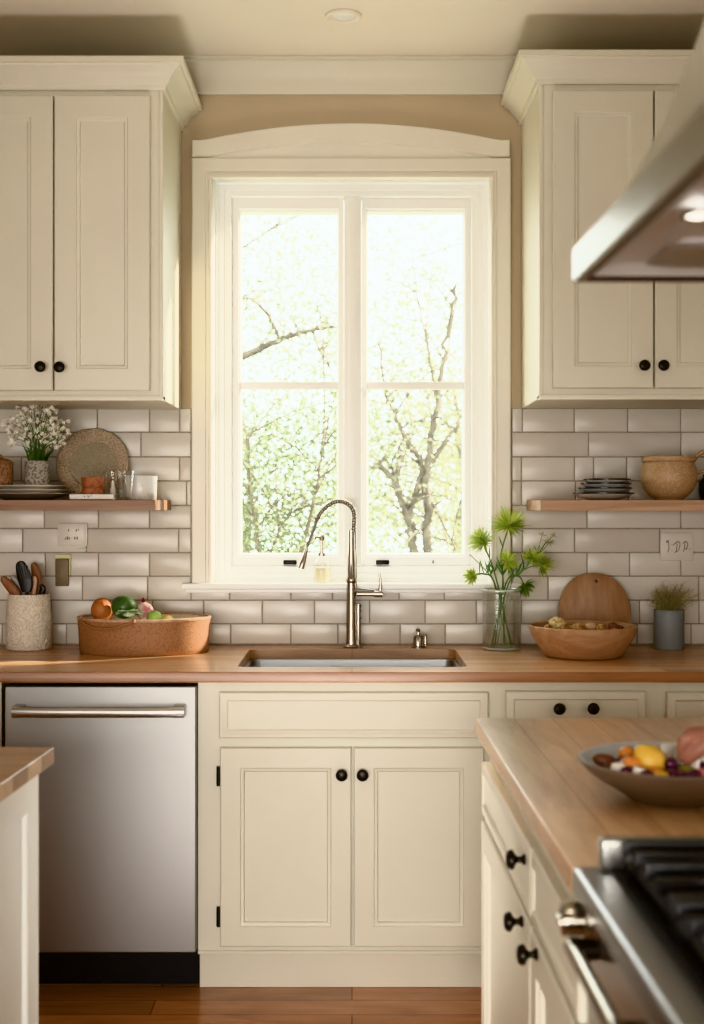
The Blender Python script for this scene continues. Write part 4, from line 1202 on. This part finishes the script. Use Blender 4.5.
t, h = utensil('slotted_turner', 'black slotted turner standing up in the crock', (.0235, .004), [(26.5, 592), (26, 583), (22.5, 571), (19.5, 561)], None, (-.004, -.03), M_blackp, 'turner', 4.262); q = h.build('blade', M_blackp, t, 50)
b = MB(); o0 = Vector(t.location)
for k in range(5):
    a, c_ = at(18.2 + 2.6 * k - .6 * abs(k - 2), 564 + .4 * k, 4.256) - o0, at(21.6 + 2.2 * k, 579.5 - .3 * k, 4.256) - o0
    b.tube([a, c_], .0016, 6)
b.build('slat', paint('worn_nylon', (0.06, 0.058, 0.058), 0.4), q)
t, h = utensil('wooden_spoon', 'dark wooden spoon upright at the right of the crock', (.0160, .006), [(38, 594), (38, 585), (36, 572), (33, 562.5)], None, (.016, .02), M_spoon, 'spoon', 4.30); h.build('bowl', M_spoon, t, 50)
t, h = utensil('serving_fork', 'black curved utensil at the right rim of the crock', (.0105, .005), [(40.5, 597), (42, 592), (43, 588), (40, 585)], None, (.024, -.004), M_blackp, 'utensil', 4.285); h.build('head', M_blackp, t, 50)
M_palewood = wood('pale_wood', (.40, .24, .14), (.52, .33, .21), (.62, .42, .29), 'Z', None, .5, 30)
t, h = utensil('wooden_spatula', 'pale pink wooden spatula with a notch, middle of the crock', (.0085, .004), [(33.5, 596), (34, 588), (35, 580), (34, 576)], None, (-.002, .0), M_palewood, 'spatula', 4.272); h.build('blade', M_palewood, t, 50)

# oval wooden bin with vegetables
BX, BY = PX(144.3, 4.215), 4.215
BA, BB = 66.2 * 4.215 / F, .152
RZ = PZ(616.6, 4.215) - C0
t = thing('oval_bin', 'wide oval tan bin holding vegetables on the worktop left of the sink', 'bin', (BX, BY, C0))
MB().lathe([(0, .0), (.955, .0), (.965, .003), (.975, .02), (.985, RZ * .6), (1.0, RZ - .004), (1.003, RZ), (.975, RZ + .0005), (.965, RZ - .006), (.95, .02), (.94, .010), (0, .010)], seg=96, sx=BA, sy=BB).build('body', M_binwood, t, 50)
MB().lathe([(1.004, RZ - .006), (1.008, RZ - .004), (1.008, RZ + .0012), (.99, RZ + .003), (.968, RZ + .0012), (.968, RZ - .006)], seg=96, sx=BA, sy=BB).build('rim_band', M_palewood, t, 50)
def lin(rr_, a, z): return rr_ * (1 + .012 * sin(9 * a) + .008 * sin(17 * a + 1))
MB().lathe([(.958, RZ - .004), (.93, RZ - .008), (.85, RZ - .012), (.6, RZ - .020), (.3, RZ - .018), (0, RZ - .016)], seg=96, sx=BA, sy=BB, fn=lin).build('cloth_liner', M_cloth, t, 60)
# hanging handle strap on the front left
hp = []
for k in range(21):
    u = k / 20; a = R(lerp(208, 268, u))
    hp.append((BA * 1.012 * cos(a), BB * 1.03 * sin(a) - .002, RZ - .003 - .024 * sin(pi * u) ** .8))
b = MB().tube(hp, .0042, 10); b.tube([(hp[0][0] - .001, hp[0][1], hp[0][2] - .006), (hp[0][0] + .004, hp[0][1] + .002, hp[0][2] + .012)], .006, 10); b.tube([(hp[-1][0], hp[-1][1], hp[-1][2] - .004), (hp[-1][0], hp[-1][1] + .003, hp[-1][2] + .008)], .005, 10)
b.build('handle', M_binwood, t, 60)
ZL = C0 + RZ - .0165
def veg(name, mat, label, cat, px, py, Y, rx, rz, seed=0, ry=None, noise=.04, ribs=0, rot=None):
    c_ = at(px, py, Y)
    fn = (lambda p, d: p * (1 - .05 * abs(sin(ribs / 2 * math.atan2(d.y, d.x))) * (1 - d.z * d.z))) if ribs else None
    m_ = MB().ball((0, 0, 0), 1, (rx, ry or rx, rz), noise, seed, 4, rot, fn)
    return single(m_, name, mat, label, cat, c_, None, world=False, smooth=60)
veg('orange_squash', M_orange, 'ribbed orange squash at the back left of the oval bin', 'squash', 102, 610, 4.235, .0375, .040, 1, ribs=10)
veg('green_squash', M_greenf, 'round dark green squash in the middle of the oval bin', 'squash', 123.5, 607.0, 4.20, .040, .0385, 2, rot=Matrix.Rotation(.25, 4, 'Y'))
veg('lime', M_lime, 'pale green lime in the front right of the vegetables in the oval bin', 'lime', 154.5, 617.5, 4.185, .0255, .0235, 3)
veg('lemon', M_lemonp, 'pale yellow lemon at the right of the vegetables in the oval bin', 'lemon', 167, 619.8, 4.19, .020, .0165, 4)
t = thing('red_onion', 'pink and white red onion behind the lettuce in the oval bin', 'onion', at(144.5, 611, 4.225))
MB().ball((0, 0, 0), .0295, (1, 1, .95), .03, 3, 4).build('bulb', M_onion, t, 60)
b = MB(); rnd = random.Random(5)
for k in range(14):
    a = rnd.uniform(0, 6.28); d = Vector((cos(a) * .5, sin(a) * .5, 1)).normalized(); p0 = Vector((-.004, 0, .025)); s_ = Vector((-sin(a), cos(a), 0)) * .004
    p1 = p0 + d * .009; p2 = p0 + d * rnd.uniform(.013, .021)
    b.quadgrid([[p0 - s_ * .5, p0 + s_ * .5], [p1 - s_, p1 + s_], [p2 - s_ * .3, p2 + s_ * .3]])
b.build('leaf_tuft', M_redleaf, t, 0)
t = thing('lettuce', 'small pale green lettuce in front of the green squash in the oval bin', 'lettuce', at(129, 613.5, 4.160))
b = MB(); rnd = random.Random(9)
for k in range(26):
    a = 2 * pi * k / 26 * 2.6; el = .15 + .9 * k / 26
    d = Vector((cos(a) * cos(el) * 1.6, sin(a) * cos(el) * .8, sin(el) * .75)); sd = Vector((-sin(a), cos(a), 0))
    rws = []
    for i in range(5):
        u = i / 4; p = d * .028 * u; wd = .015 * sin(pi * (.12 + .75 * u)) + .002
        rws.append([p + sd * wd * q + Vector((0, 0, .005 * abs(q) + .003 * sin(5 * q + k) * u - .008 * u * u)) for q in (-1, -.5, 0, .5, 1)])
    b.quadgrid(rws)
b.ball((0, 0, -.002), .016, (1.3, 1, .7), .05, 2, 2)
b.build('leaves', M_lettuce, t, 60, recalc=False)

# ================================================================== sill
x, r = cyl_from_px(314, 329.5, 4.40)
t = thing('soap_bottle', 'clear soap bottle with a silver pump on the window sill', 'soap bottle', (x, 4.402, OZ0 + .0022))
z0 = OZ0 + .0022
zt, zm = PZ(558, 4.40) - z0, PZ(543, 4.40) - z0
MB().lathe([(0, 0), (r * .95, 0), (r, .004), (r, zt * .75), (r * .8, zt * .9), (r * .45, zt), (r * .42, zt + .006), (0, zt + .006)], seg=36).build('bottle', M_glass, t, 50)
MB().lathe([(0, .003), (r * .88, .003), (r * .92, .006), (r * .92, zt * .62), (0, zt * .62)], seg=32).build('soap', M_soap, t, 40)
b = MB().lathe([(0, zt + .0065), (r * .5, zt + .0065), (r * .5, zt + .018), (.007, zt + .02), (.006, zm + .008), (.011, zm + .010), (.013, zm + .022), (.008, zm + .027), (0, zm + .028)], seg=24)
b.tube([(0, 0, zm + .02), (-.020, -.003, zm + .02), (-.024, -.003, zm + .012)], .0042, 8)
b.build('pump', M_chrome, t)

# ================================================================== vase of green spider flowers
VY = 4.27
x, r = cyl_from_px(483, 520, VY)
t = thing('glass_vase', 'ribbed clear glass vase of water on the worktop right of the sink', 'vase', (x, VY, C0))
VZ = PZ(589.5, VY) - C0
rib = lambda rr_, a, z: rr_ * (1 + .026 * cos(12 * a))
MB().lathe([(0, .0002), (r * .93, .0002), (r * .99, .004), (r, .012), (r, VZ - .03), (r * .985, VZ - .015), (r, VZ), (r * .975, VZ + .001), (r * .95, VZ), (r * .95, .014), (r * .9, .010), (0, .010)], seg=96, fn=rib).build('glass', M_vase, t, 40)
MB().lathe([(r * 1.012, VZ - .004), (r * 1.016, VZ), (r * .99, VZ + .0025), (r * .945, VZ), (r * .95, VZ - .004)], seg=96, fn=rib).build('rim', M_rimglass, t, 40)
MB().lathe([(r * .93, .0004), (r * 1.0, .004), (r * 1.004, .010), (r * .93, .0105)], seg=96, fn=rib).build('foot', M_rimglass, t, 40)
MB().lathe([(0, .0115), (r * .88, .0115), (r * .93, .018), (r * .93, VZ * .60), (0, VZ * .60)], seg=64).build('water', M_water, t, 40)
VX = x
rnd = random.Random(21)
def spider(mb, c_, axis, rad, n, droop=.2, cup=.6, wid=.0026):
    axis = axis.normalized(); u = axis.orthogonal().normalized(); v = axis.cross(u)
    for k in range(n):
        a = rnd.uniform(0, 2 * pi); el = rnd.uniform(-.25, 1.45) * cup
        d = (u * cos(a) + v * sin(a)) * cos(el) + axis * sin(el)
        ln = rad * rnd.uniform(.7, 1.05); sd = d.cross(axis + Vector((.01, 0, 0))).normalized() * wid
        p1 = c_ + d * ln * .5; p2 = c_ + d * ln + Vector((0, 0, -droop * ln * .4)) + axis * ln * .08
        mb.quadgrid([[c_ - sd * .3, c_ + sd * .3], [p1 - sd, p1 + sd], [p2 - sd * .25, p2 + sd * .25]])
def flower(label, head, axis, rad, n, foot, mids=(), extra=(), wid=.0026, mat=None, mat_h=None, srad=.0024):
    base = Vector((VX + foot[0], VY + foot[1], C0 + .0135))
    t = thing('flower_stem', label, 'flower', base, 0, 'green flowers in the glass vase')
    hd = at(*head) - base
    neck = Vector((VX - base.x + (hd.x + base.x - VX) * .22, (VY - base.y) * .5, VZ + .005))
    path = spline([(0, 0, 0), neck] + [at(*m_) - base for m_ in mids] + [hd], 8)
    st = MB().tube(path, srad, 8)
    hb = MB()
    spider(hb, hd, Vector(axis), rad, n, wid=wid)
    hb.ball(hd, rad * .16, (1, 1, .8), .1, 2, 2)
    for e, ax_, r_, n_ in extra:
        q = at(*e) - base; j = path[int(len(path) * .72)]
        st.tube(spline([j, j.lerp(q, .5) + Vector((0, 0, .006)), q], 4), srad * .7, 6)
        spider(hb, q, Vector(ax_), r_, n_, wid=wid)
    # narrow leaves along the stem
    lv_ = MB()
    for k in range(5):
        i = int(len(path) * rnd.uniform(.42, .8)); p = path[i]; a = rnd.uniform(0, 6.28)
        d = Vector((cos(a) * .6, sin(a) * .4, 1)).normalized(); ln = rnd.uniform(.03, .06); s_ = d.cross(Vector((0, 1, 0))).normalized() * .0022
        lv_.quadgrid([[p - s_ * .4, p + s_ * .4], [p + d * ln * .5 - s_, p + d * ln * .5 + s_], [p + d * ln - s_ * .1, p + d * ln + s_ * .1]])
    st.build('stem', mat or M_stem, t, 60)
    hb.build('flower_head', mat_h or M_spider, t, 0, recalc=False)
    lv_.build('foliage', M_leafy, t, 0, recalc=False)
flower('tallest green flower in the vase, with a wide spiky head', (509, 526, 4.26), (.05, -.45, 1), .074, 170, (-.02, .02), [(501, 555, 4.265)])
flower('green flower leaning left in the vase, in front of the window frame', (483, 543, 4.25), (-.55, -.5, .6), .056, 110, (.03, -.01), [(492, 565, 4.26)], [((480, 537, 4.24), (-.6, -.4, .8), .042, 50)])
flower('green flower leaning far right in the vase with two spiky heads', (533, 560, 4.25), (.25, -.5, .9), .054, 100, (-.035, -.012), [(519, 574, 4.26)], [((541, 566, 4.245), (.9, -.3, -.25), .054, 90)])
flower('small green flower in the middle of the vase bunch', (508, 562, 4.235), (.1, -.8, .6), .042, 70, (.005, -.03), [(503, 575, 4.25)])
flower('small yellow green bloom drooping at the far left of the vase', (472.5, 576, 4.24), (-.7, -.5, .2), .032, 60, (.035, .012), [(484, 574, 4.25)], wid=.004)
flower('dark green drooping bloom at the right rim of the vase', (524, 585, 4.24), (.5, -.5, -.6), .042, 70, (-.03, .02), [(518, 576, 4.25)], mat_h=M_lettuce if False else leaf_mat('olive_floret', (.16, .27, .05), (.32, .44, .11)), wid=.0032)
flower('thin pale wispy flower at the far right of the vase', (549, 543, 4.27), (.2, -.5, .8), .026, 26, (-.012, .03), [(523, 568, 4.265), (540, 553, 4.27)], [((542, 535, 4.27), (0, -.3, 1), .02, 14), ((553, 536, 4.27), (.5, -.3, .8), .02, 14)], wid=.0016, mat_h=M_wisp, srad=.0011)
flower('bare budded twig pointing left in the vase', (470.5, 555, 4.25), (-.6, -.2, .5), .010, 10, (.02, .028), [(487, 572, 4.26)], wid=.002, mat_h=M_wisp, srad=.0014)

# ================================================================== wooden bowl, board, slate pot
DX, DY = PX(582.7, 4.08), 4.08
RW = 53.6 * 4.08 / F; HWD = PZ(625.5, 4.08) - C0
t = thing('wooden_bowl', 'wide turned wooden bowl on the worktop in front of the round board', 'bowl', (DX, DY, C0))
MB().lathe([(0, .004), (.095, .004), (.100, 0), (.112, 0), (.122, .006), (RW * .86, HWD * .42), (RW * .955, HWD * .70), (RW * .995, HWD * .93), (RW, HWD), (RW - .004, HWD + .0025), (RW - .009, HWD), (RW - .014, HWD * .8), (RW * .8, HWD * .38), (.10, .018), (0, .014)], seg=96).build('body', M_bowlwood, t, 40)
ri = [(0, .014), (.10, .018), (RW * .8, HWD * .38), (RW - .014, HWD * .8)]
def inz(r_):
    for (a, za), (b_, zb_) in zip(ri[:-1], ri[1:]):
        if r_ <= b_: return lerp(za, zb_, (r_ - a) / (b_ - a))
    return HWD * .8
rnd = random.Random(3)
# bottom layers of walnuts, then the ones that show over the rim
pl = []
def place_nut(x, y, z, r, label, mat=M_walnut, name='walnut', cat='walnut', group='walnuts in the wooden bowl'):
    m_ = MB().ball((0, 0, 0), r, (1.1, 1, .95), .10, int(1e4 * (x + 2 * y + 3)) % 997, 3)
    single(m_, name, mat, label, cat, (DX + x, DY + y, C0 + z), group, world=False, smooth=60)
lay = [('lowest layer', .030, .078, 6), ('middle layer', .062, .100, 8), ]
for nm, z, rad, cnt in lay:
    for k in range(cnt):
        a = 2 * pi * k / cnt + (.3 if z > .05 else 0)
        place_nut(rad * cos(a), rad * sin(a), z + .008, .024, 'brown walnut hidden low in the wooden bowl, ' + nm)
    if z < .05: place_nut(0, 0, .040, .026, 'brown walnut at the bottom centre of the wooden bowl')
    else:
        for k in range(3): place_nut(.04 * cos(2.1 * k), .04 * sin(2.1 * k), z + .012, .024, 'brown walnut in the inner ring of the wooden bowl')
tops = [(557, 622, 4.02, .0225, M_cauli, 'dried_floret', 'cream dried floret piled at the left of the wooden bowl', 'dried floret'), (563, 627, 4.00, .013, M_walnut, 'walnut', 'small brown walnut right beside the cream floret', 'walnut'),
        (548, 626, 4.04, .012, M_walnut, 'walnut', 'small brown walnut left of the cream floret', 'walnut'), (578, 626.5, 4.02, .018, M_walnut, 'walnut', 'tan walnut at the middle of the wooden bowl', 'walnut'),
        (591, 625.5, 4.03, .0175, M_clay, 'walnut', 'pale tan walnut right of the middle of the wooden bowl', 'walnut'), (601, 627, 4.02, .015, M_walnut, 'walnut', 'tan walnut at the right of the pale one in the wooden bowl', 'walnut'),
        (613, 625.5, 4.06, .016, M_date, 'date', 'dark dried fruit at the right side of the wooden bowl', 'dried fruit'), (619, 627, 4.07, .013, M_date, 'date', 'dark dried fruit nearest the right rim of the wooden bowl', 'dried fruit')]
for px, py, Y, r, mat, nm, lab, cat in tops:
    c_ = at(px, py + 1.5, Y)
    if nm == 'dried_floret':
        m_ = MB(); rr2 = random.Random(2)
        for k in range(26):
            a = rr2.uniform(0, 6.28); el = rr2.uniform(-.2, 1.4); d = Vector((cos(a) * cos(el) * 1.15, sin(a) * cos(el), sin(el) * .8))
            m_.ball(d * r * .75, r * .34, (1, 1, 1), .15, k, 2)
        m_.ball((0, 0, -.004), r * .8, (1.1, 1, .8), 0, 0, 2)
    else: m_ = MB().ball((0, 0, 0), r, (1.12, 1, .9), .12, int(px), 3)
    single(m_, nm, mat, lab, cat, c_, 'walnuts in the wooden bowl' if nm == 'walnut' else None, world=False, smooth=60)
# round-topped board leaning on the tiles
BW = 35.7 * 4.36 / F; BH = .243
t = thing('chopping_board', 'brown oval chopping board leaning on the tiles behind the wooden bowl', 'chopping board', (PX(593.5, 4.36), 4.318, C0 + .001))
lean = Matrix.Rotation(-R(12), 4, 'X')
pts = []
n = 72
for k in range(n):
    a = 2 * pi * k / n
    cx_, sz_ = cos(a), sin(a)
    xx = BW * abs(cx_) ** .88 * (1 if cx_ > 0 else -1)
    zz_ = BH / 2 * abs(sz_) ** .95 * (1 if sz_ > 0 else -1)
    if sz_ < 0: xx *= 1.0 + .03 * abs(sz_)
    pts.append((xx * (1 - .06 * max(0, sz_)), zz_ * 1.02 + BH / 2))
holec = (.008, BH * .895); hr = .0055
bm_ = MB(); bmm = bm_.bm
def side(y, eps):
    o_ = [bmm.verts.new((x * (1 - eps), y, BH / 2 + (z - BH / 2) * (1 - eps))) for x, z in pts]
    h_ = [bmm.verts.new((holec[0] + hr * cos(2 * pi * k / 24), y, holec[1] + hr * sin(2 * pi * k / 24))) for k in range(24)]
    return o_, h_
f0, h0 = side(-.009, .025); f1, _ = side(-.0065, .0); f2, _2 = side(.0065, 0.0); f3, h3 = side(.009, .025)
for vs in (_, _2):
    for v in vs: bmm.verts.remove(v)
for A, B in ((f0, f1), (f1, f2), (f2, f3)):
    for k in range(n): bm_.face([A[k], A[(k + 1) % n], B[(k + 1) % n], B[k]])
for k in range(24): bm_.face([h0[k], h0[(k + 1) % 24], h3[(k + 1) % 24], h3[k]])
for o_, h_ in ((f0, h0), (f3, h3)):
    es = []
    for lst in (o_, h_):
        for k in range(len(lst)):
            e = bmm.edges.get((lst[k], lst[(k + 1) % len(lst)])) or bmm.edges.new((lst[k], lst[(k + 1) % len(lst)]))
            es.append(e)
    bmesh.ops.triangle_fill(bmm, edges=es, use_beauty=True)
zmin = min(v.co.z for v in bmm.verts)
bm_.xform(lean @ Matrix.Translation((0, 0, -zmin)))
zmin = min(v.co.z for v in bmm.verts); bm_.xform(Matrix.Translation((0, 0, -zmin)))
bm_.build('board', M_board, t, 50)
# slate pot with dried herbs
x, r = cyl_from_px(654, 684, 4.29)
t = thing('potted_herb', 'slate blue cylinder pot of dried herbs at the right of the worktop', 'potted plant', (x, 4.29, C0))
PH = PZ(610, 4.27) - C0
MB().lathe([(0, 0), (r * .97, 0), (r, .003), (r, PH - .002), (r * .985, PH), (r * .95, PH - .001), (r * .95, PH - .015), (0, PH - .016)], seg=56).build('pot', M_bluepot, t, 40)
b = MB(); s = MB(); rnd = random.Random(14)
for k in range(150):
    a = rnd.uniform(0, 2 * pi); q = r * .8 * math.sqrt(rnd.random())
    p0 = Vector((q * cos(a), q * sin(a), PH - .018))
    lx = rnd.gauss(.004, .036); ln = rnd.uniform(.04, .10) * (1.0 if abs(lx) < .05 else .75)
    if rnd.random() < .15: ln *= 1.15
    p2 = p0 + Vector((lx, rnd.gauss(0, .02), ln)); pm = p0.lerp(p2, .5) + Vector((-lx * .2, 0, .005))
    pth = spline([p0, pm, p2], 4); s.tube(pth, .0006, 4)
    for j in range(26):
        c_ = pth[rnd.randrange(2, len(pth))] + Vector((rnd.gauss(0, .006), rnd.gauss(0, .006), rnd.gauss(0, .006)))
        d = Vector((rnd.gauss(0, 1), rnd.gauss(0, 1), rnd.gauss(0, 1))).normalized(); e = d.orthogonal().normalized(); w_ = rnd.uniform(.0014, .0030)
        b.poly([c_, c_ + d * w_ + e * w_ * .5, c_ + d * w_ * 2, c_ + d * w_ - e * w_ * .5])
s.build('stems', M_stem if False else M_herb, t, 0); b.build('sprigs', M_herb, t, 0, recalc=False)
# ================================================================== outside
g = MB().box(-14, 14, 5.2, 34, -.75, -.6)
struct(g.build('lawn', M_lawn))
def leaf_cloud(mb, rnd, centers, n, spread, size, flat=.8):
    for k in range(n):
        c_ = rnd.choice(centers)
        p = Vector(c_) + Vector((rnd.gauss(0, spread), rnd.gauss(0, spread), rnd.gauss(0, spread * flat)))
        d = Vector((rnd.gauss(0, 1), rnd.gauss(0, 1), rnd.gauss(0, .7))).normalized(); e = d.orthogonal().normalized()
        e = (e * cos(k) + d.cross(e) * sin(k)); s = size * rnd.uniform(.6, 1.3)
        mb.poly([p - d * s, p - d * s * .1 + e * s * .42, p + d * s, p - d * s * .1 - e * s * .42])
def tree(label, base, limbs, clouds, n, spread, size, mat, trunk_r, seed, group=None, name='leafy_tree', lim=(3, 1)):
    t = thing(name, label, 'tree', base, 0, group)
    rnd = random.Random(seed); o0 = Vector(base)
    tb_ = MB(); cen = []
    for pts, r0, r1 in limbs:
        p = spline([Vector(q) - o0 for q in pts], 7); n_ = len(p)
        p = [q + Vector((rnd.gauss(0, r0 * .18), rnd.gauss(0, r0 * .18), 0)) if 0 < i < n_ - 1 else q for i, q in enumerate(p)]
        tb_.tube(p, [lerp(r0, r1, k / (n_ - 1)) for k in range(n_)], 8)
        for k in range(n_ // 3, n_):
            if rnd.random() < .8:
                cen.append(p[k] + Vector((0, .45, 0)))
                q = p[k] + Vector((rnd.gauss(0, .22), rnd.gauss(0, .25), rnd.gauss(.1, .2)))
                tb_.tube([p[k], p[k].lerp(q, .5) + Vector((0, 0, .03)), q], [max(r1 * .6, .006), .006, .003], 5); cen.append(q + Vector((0, .4, 0)))
    tb_.build('trunk', M_bark, t, 60)
    cb_ = MB()
    leaf_cloud(cb_, rnd, [Vector(c_) - o0 for c_ in clouds] + cen, n, spread, size)
    cb_.build('crown', mat, t, 0, recalc=False)
    return t
TY = 9.5
P = lambda px, py, dy=0: at(px, py, TY + dy)
base = P(420, 790)
rndc = random.Random(2)
cl = [P(rndc.uniform(365, 480), 210 + 350 * rndc.random() ** .8, rndc.uniform(.25, 1.6)) for k in range(80)]
tree('forked bare-limbed spring tree outside the right window pane', (base.x, TY, -.6), [
    ([(base.x, TY, -.6), P(424, 640), P(427, 550), P(428, 510), P(427, 465), P(437, 400), P(446, 345), P(456, 285)], .045, .014),
    ([P(421, 640), P(414, 550), P(408, 518), P(392, 480), P(378, 462)], .042, .016),
    ([P(409, 520), P(414, 498), P(424, 468)], .026, .020),
    ([P(426, 467), P(406, 440), P(394, 412), P(385, 392), P(380, 340)], .022, .008),
    ([P(404, 506), P(396, 478), P(384, 455)], .016, .007),
    ([P(426, 470), P(440, 448), P(456, 428), P(468, 418)], .016, .006),
    ([P(437, 400), P(430, 360), P(422, 320), P(412, 260)], .014, .005),
    ([P(430, 500), P(441, 520), P(455, 548)], .012, .006)], cl, 8200, .27, .024, M_tree1, .1, 3, name='spring_tree', lim=(2, 3))
rndc = random.Random(6)
TY = 11.5
cl = [P(rndc.uniform(225, 345), rndc.uniform(225, 440), rndc.uniform(-.3, 1.2)) for k in range(50)]
b0 = P(150, 700)
tree('tall spring tree outside the left window pane with a long arching bough', (b0.x, TY, -.6), [
    ([(b0.x, TY, -.6), P(160, 560), P(185, 430), P(195, 300), P(215, 200)], .14, .05),
    ([P(188, 420), P(215, 372), P(245, 356), P(280, 340), P(312, 330), P(338, 327)], .055, .012),
    ([P(280, 340), P(268, 315), P(252, 300), P(240, 298)], .020, .008),
    ([P(312, 330), P(320, 352), P(332, 372)], .014, .006),
    ([P(195, 300), P(225, 262), P(262, 235), P(300, 215)], .02, .007),
    ([P(215, 372), P(240, 420), P(270, 440)], .02, .007)], cl, 4800, .28, .028, M_tree1, .1, 5, name='spring_tree', lim=(2, 3))
TY = 7.6
rndc = random.Random(9)
cl = [P(rndc.uniform(215, 345), 395 + 190 * math.sqrt(rndc.random()), rndc.uniform(-.3, .8)) for k in range(70)]
b0 = P(285, 760)
tree('dense green shrub low outside the left window pane', (b0.x, TY, -.6), [
    ([(b0.x, TY, -.6), P(280, 640), P(262, 560), P(250, 490), P(246, 430)], .025, .006),
    ([P(281, 650), P(300, 560), P(318, 480), P(325, 420)], .02, .005),
    ([P(265, 570), P(285, 520), P(310, 505)], .010, .005)], cl, 9500, .17, .019, M_tree2, .05, 8, name='garden_shrub', lim=(2, 3))
TY = 16.0
rndc = random.Random(12)
for i, (px0, px1, py0, lab, mat, nn) in enumerate([(200, 290, 430, 'distant leafy tree far behind the shrub at the left of the window', M_tree1, 2600), (325, 385, 440, 'distant pale tree far behind the window mullion', M_tree1, 2600), (415, 500, 380, 'distant pale green tree far behind the forked tree', M_tree1, 4200)]):
    cl = [P(rndc.uniform(px0, px1), py0 + 180 * rndc.random() ** .8, rndc.uniform(-.8, 1.2)) for k in range(60)]
    b0 = P((px0 + px1) / 2, 640)
    tree(lab, (b0.x, TY, -.6), [([(b0.x, TY, -.6), P((px0 + px1) / 2, 560), P((px0 + px1) / 2 + 5, 480), P((px0 + px1) / 2 - 5, py0)], .08, .02)], cl, nn, .30, .042, mat, .1, 20 + i, 'trees far down the garden', name='spring_tree')

# ================================================================== light
wd = bpy.data.worlds.new('sky'); SC.world = wd; wd.use_nodes = True
nt = wd.node_tree
bg = nt.nodes['Background']
bg.inputs['Color'].default_value = (0.93, 0.98, 1.0, 1); bg.inputs['Strength'].default_value = 7.0
def lamp(kind, name, loc, target, energy, col, **kw):
    d = bpy.data.lights.new(name, kind); d.energy = energy; d.color = col
    for k, v in kw.items(): setattr(d, k, v)
    o = bpy.data.objects.new(name, d); COL.objects.link(o); o.location = loc
    o.rotation_euler = (Vector(target) - Vector(loc)).to_track_quat('-Z', 'Y').to_euler()
    return o
lamp('SUN', 'sun', (4.0, 6.2, 3.15), (0, 4.2, 1.2), 22, (1.0, 0.89, 0.74), angle=R(3))
lamp('AREA', 'rear_fill', (-.6, RY0 + .12, .95), (0, 3.6, -.7), 88, (1.0, 0.965, 0.915), shape='RECTANGLE', size=3.2, size_y=1.6, spread=R(95))  # added area fill from behind the camera; no window is modelled there
lamp('AREA', 'right_fill', (RX1 - .08, 1.6, 1.6), (0, 3.2, .7), 16, (1.0, 0.95, 0.88), shape='RECTANGLE', size=1.5, size_y=1.5)  # extra fill set just off the right wall, no window behind it
lamp('AREA', 'left_fill', (RX0 + .08, 1.4, 1.6), (0.3, 2.9, .7), 14, (0.95, 0.97, 1.0), shape='RECTANGLE', size=2.4, size_y=1.6)  # unseen fill lamp by the left wall, also without a window
lamp('AREA', 'ceiling_fill', (0, .6, 1.9), (0, .9, 4), 14, (1.0, 0.93, 0.82), shape='RECTANGLE', size=2.5, size_y=2.5)  # upward area lamp added to brighten the ceiling
lamp('AREA', 'floor_bounce_fill', (-.14, 2.85, .08), (-.12, 2.9, 3), 12.5, (1.0, 0.96, 0.92), shape='RECTANGLE', size=.7, size_y=.8, spread=R(80))  # area lamp near the floor, added to stand in for bounced light
lamp('AREA', 'low_fill', (.08, -.6, .55), (-.05, 3.7, .35), 4.6, (1.0, 0.97, 0.94), shape='RECTANGLE', size=1.0, size_y=.7, spread=R(46))  # unseen low fill, added to lift the base cabinets
lm = rm @ Vector((.063, -.375, -.012))
lamp('SPOT', 'hood_spot', HD + lm, HD + lm + Vector((.15, -.05, -1)), 3.0, (1.0, 0.9, 0.75), spot_size=R(100), shadow_soft_size=.02)

# ================================================================== camera
cd = bpy.data.cameras.new('camera'); cam = bpy.data.objects.new('camera', cd); COL.objects.link(cam)
cam.location = (0, 0, EYE); cam.rotation_euler = (pi / 2, 0, 0)
cd.sensor_fit = 'VERTICAL'; cd.sensor_height = 24.0; cd.sensor_width = 24.0
cd.lens = F / 1024 * 24.0
cd.shift_y = -(512 - CY) / 1024
cd.clip_start = .05; cd.clip_end = 200
cd.dof.use_dof = True; cd.dof.focus_distance = 4.1; cd.dof.aperture_fstop = 2.3
SC.camera = cam
SC.view_settings.view_transform = 'Khronos PBR Neutral'
SC.view_settings.look = 'None'
SC.view_settings.exposure = -0.12
SC.view_settings.gamma = 0.86
SC.cycles.use_denoising = True
SC.cycles.max_bounces = 10; SC.cycles.diffuse_bounces = 5; SC.cycles.glossy_bounces = 5; SC.cycles.transparent_max_bounces = 24
SC.cycles.caustics_reflective = False; SC.cycles.caustics_refractive = False
SC.cycles.sample_clamp_indirect = 6.0
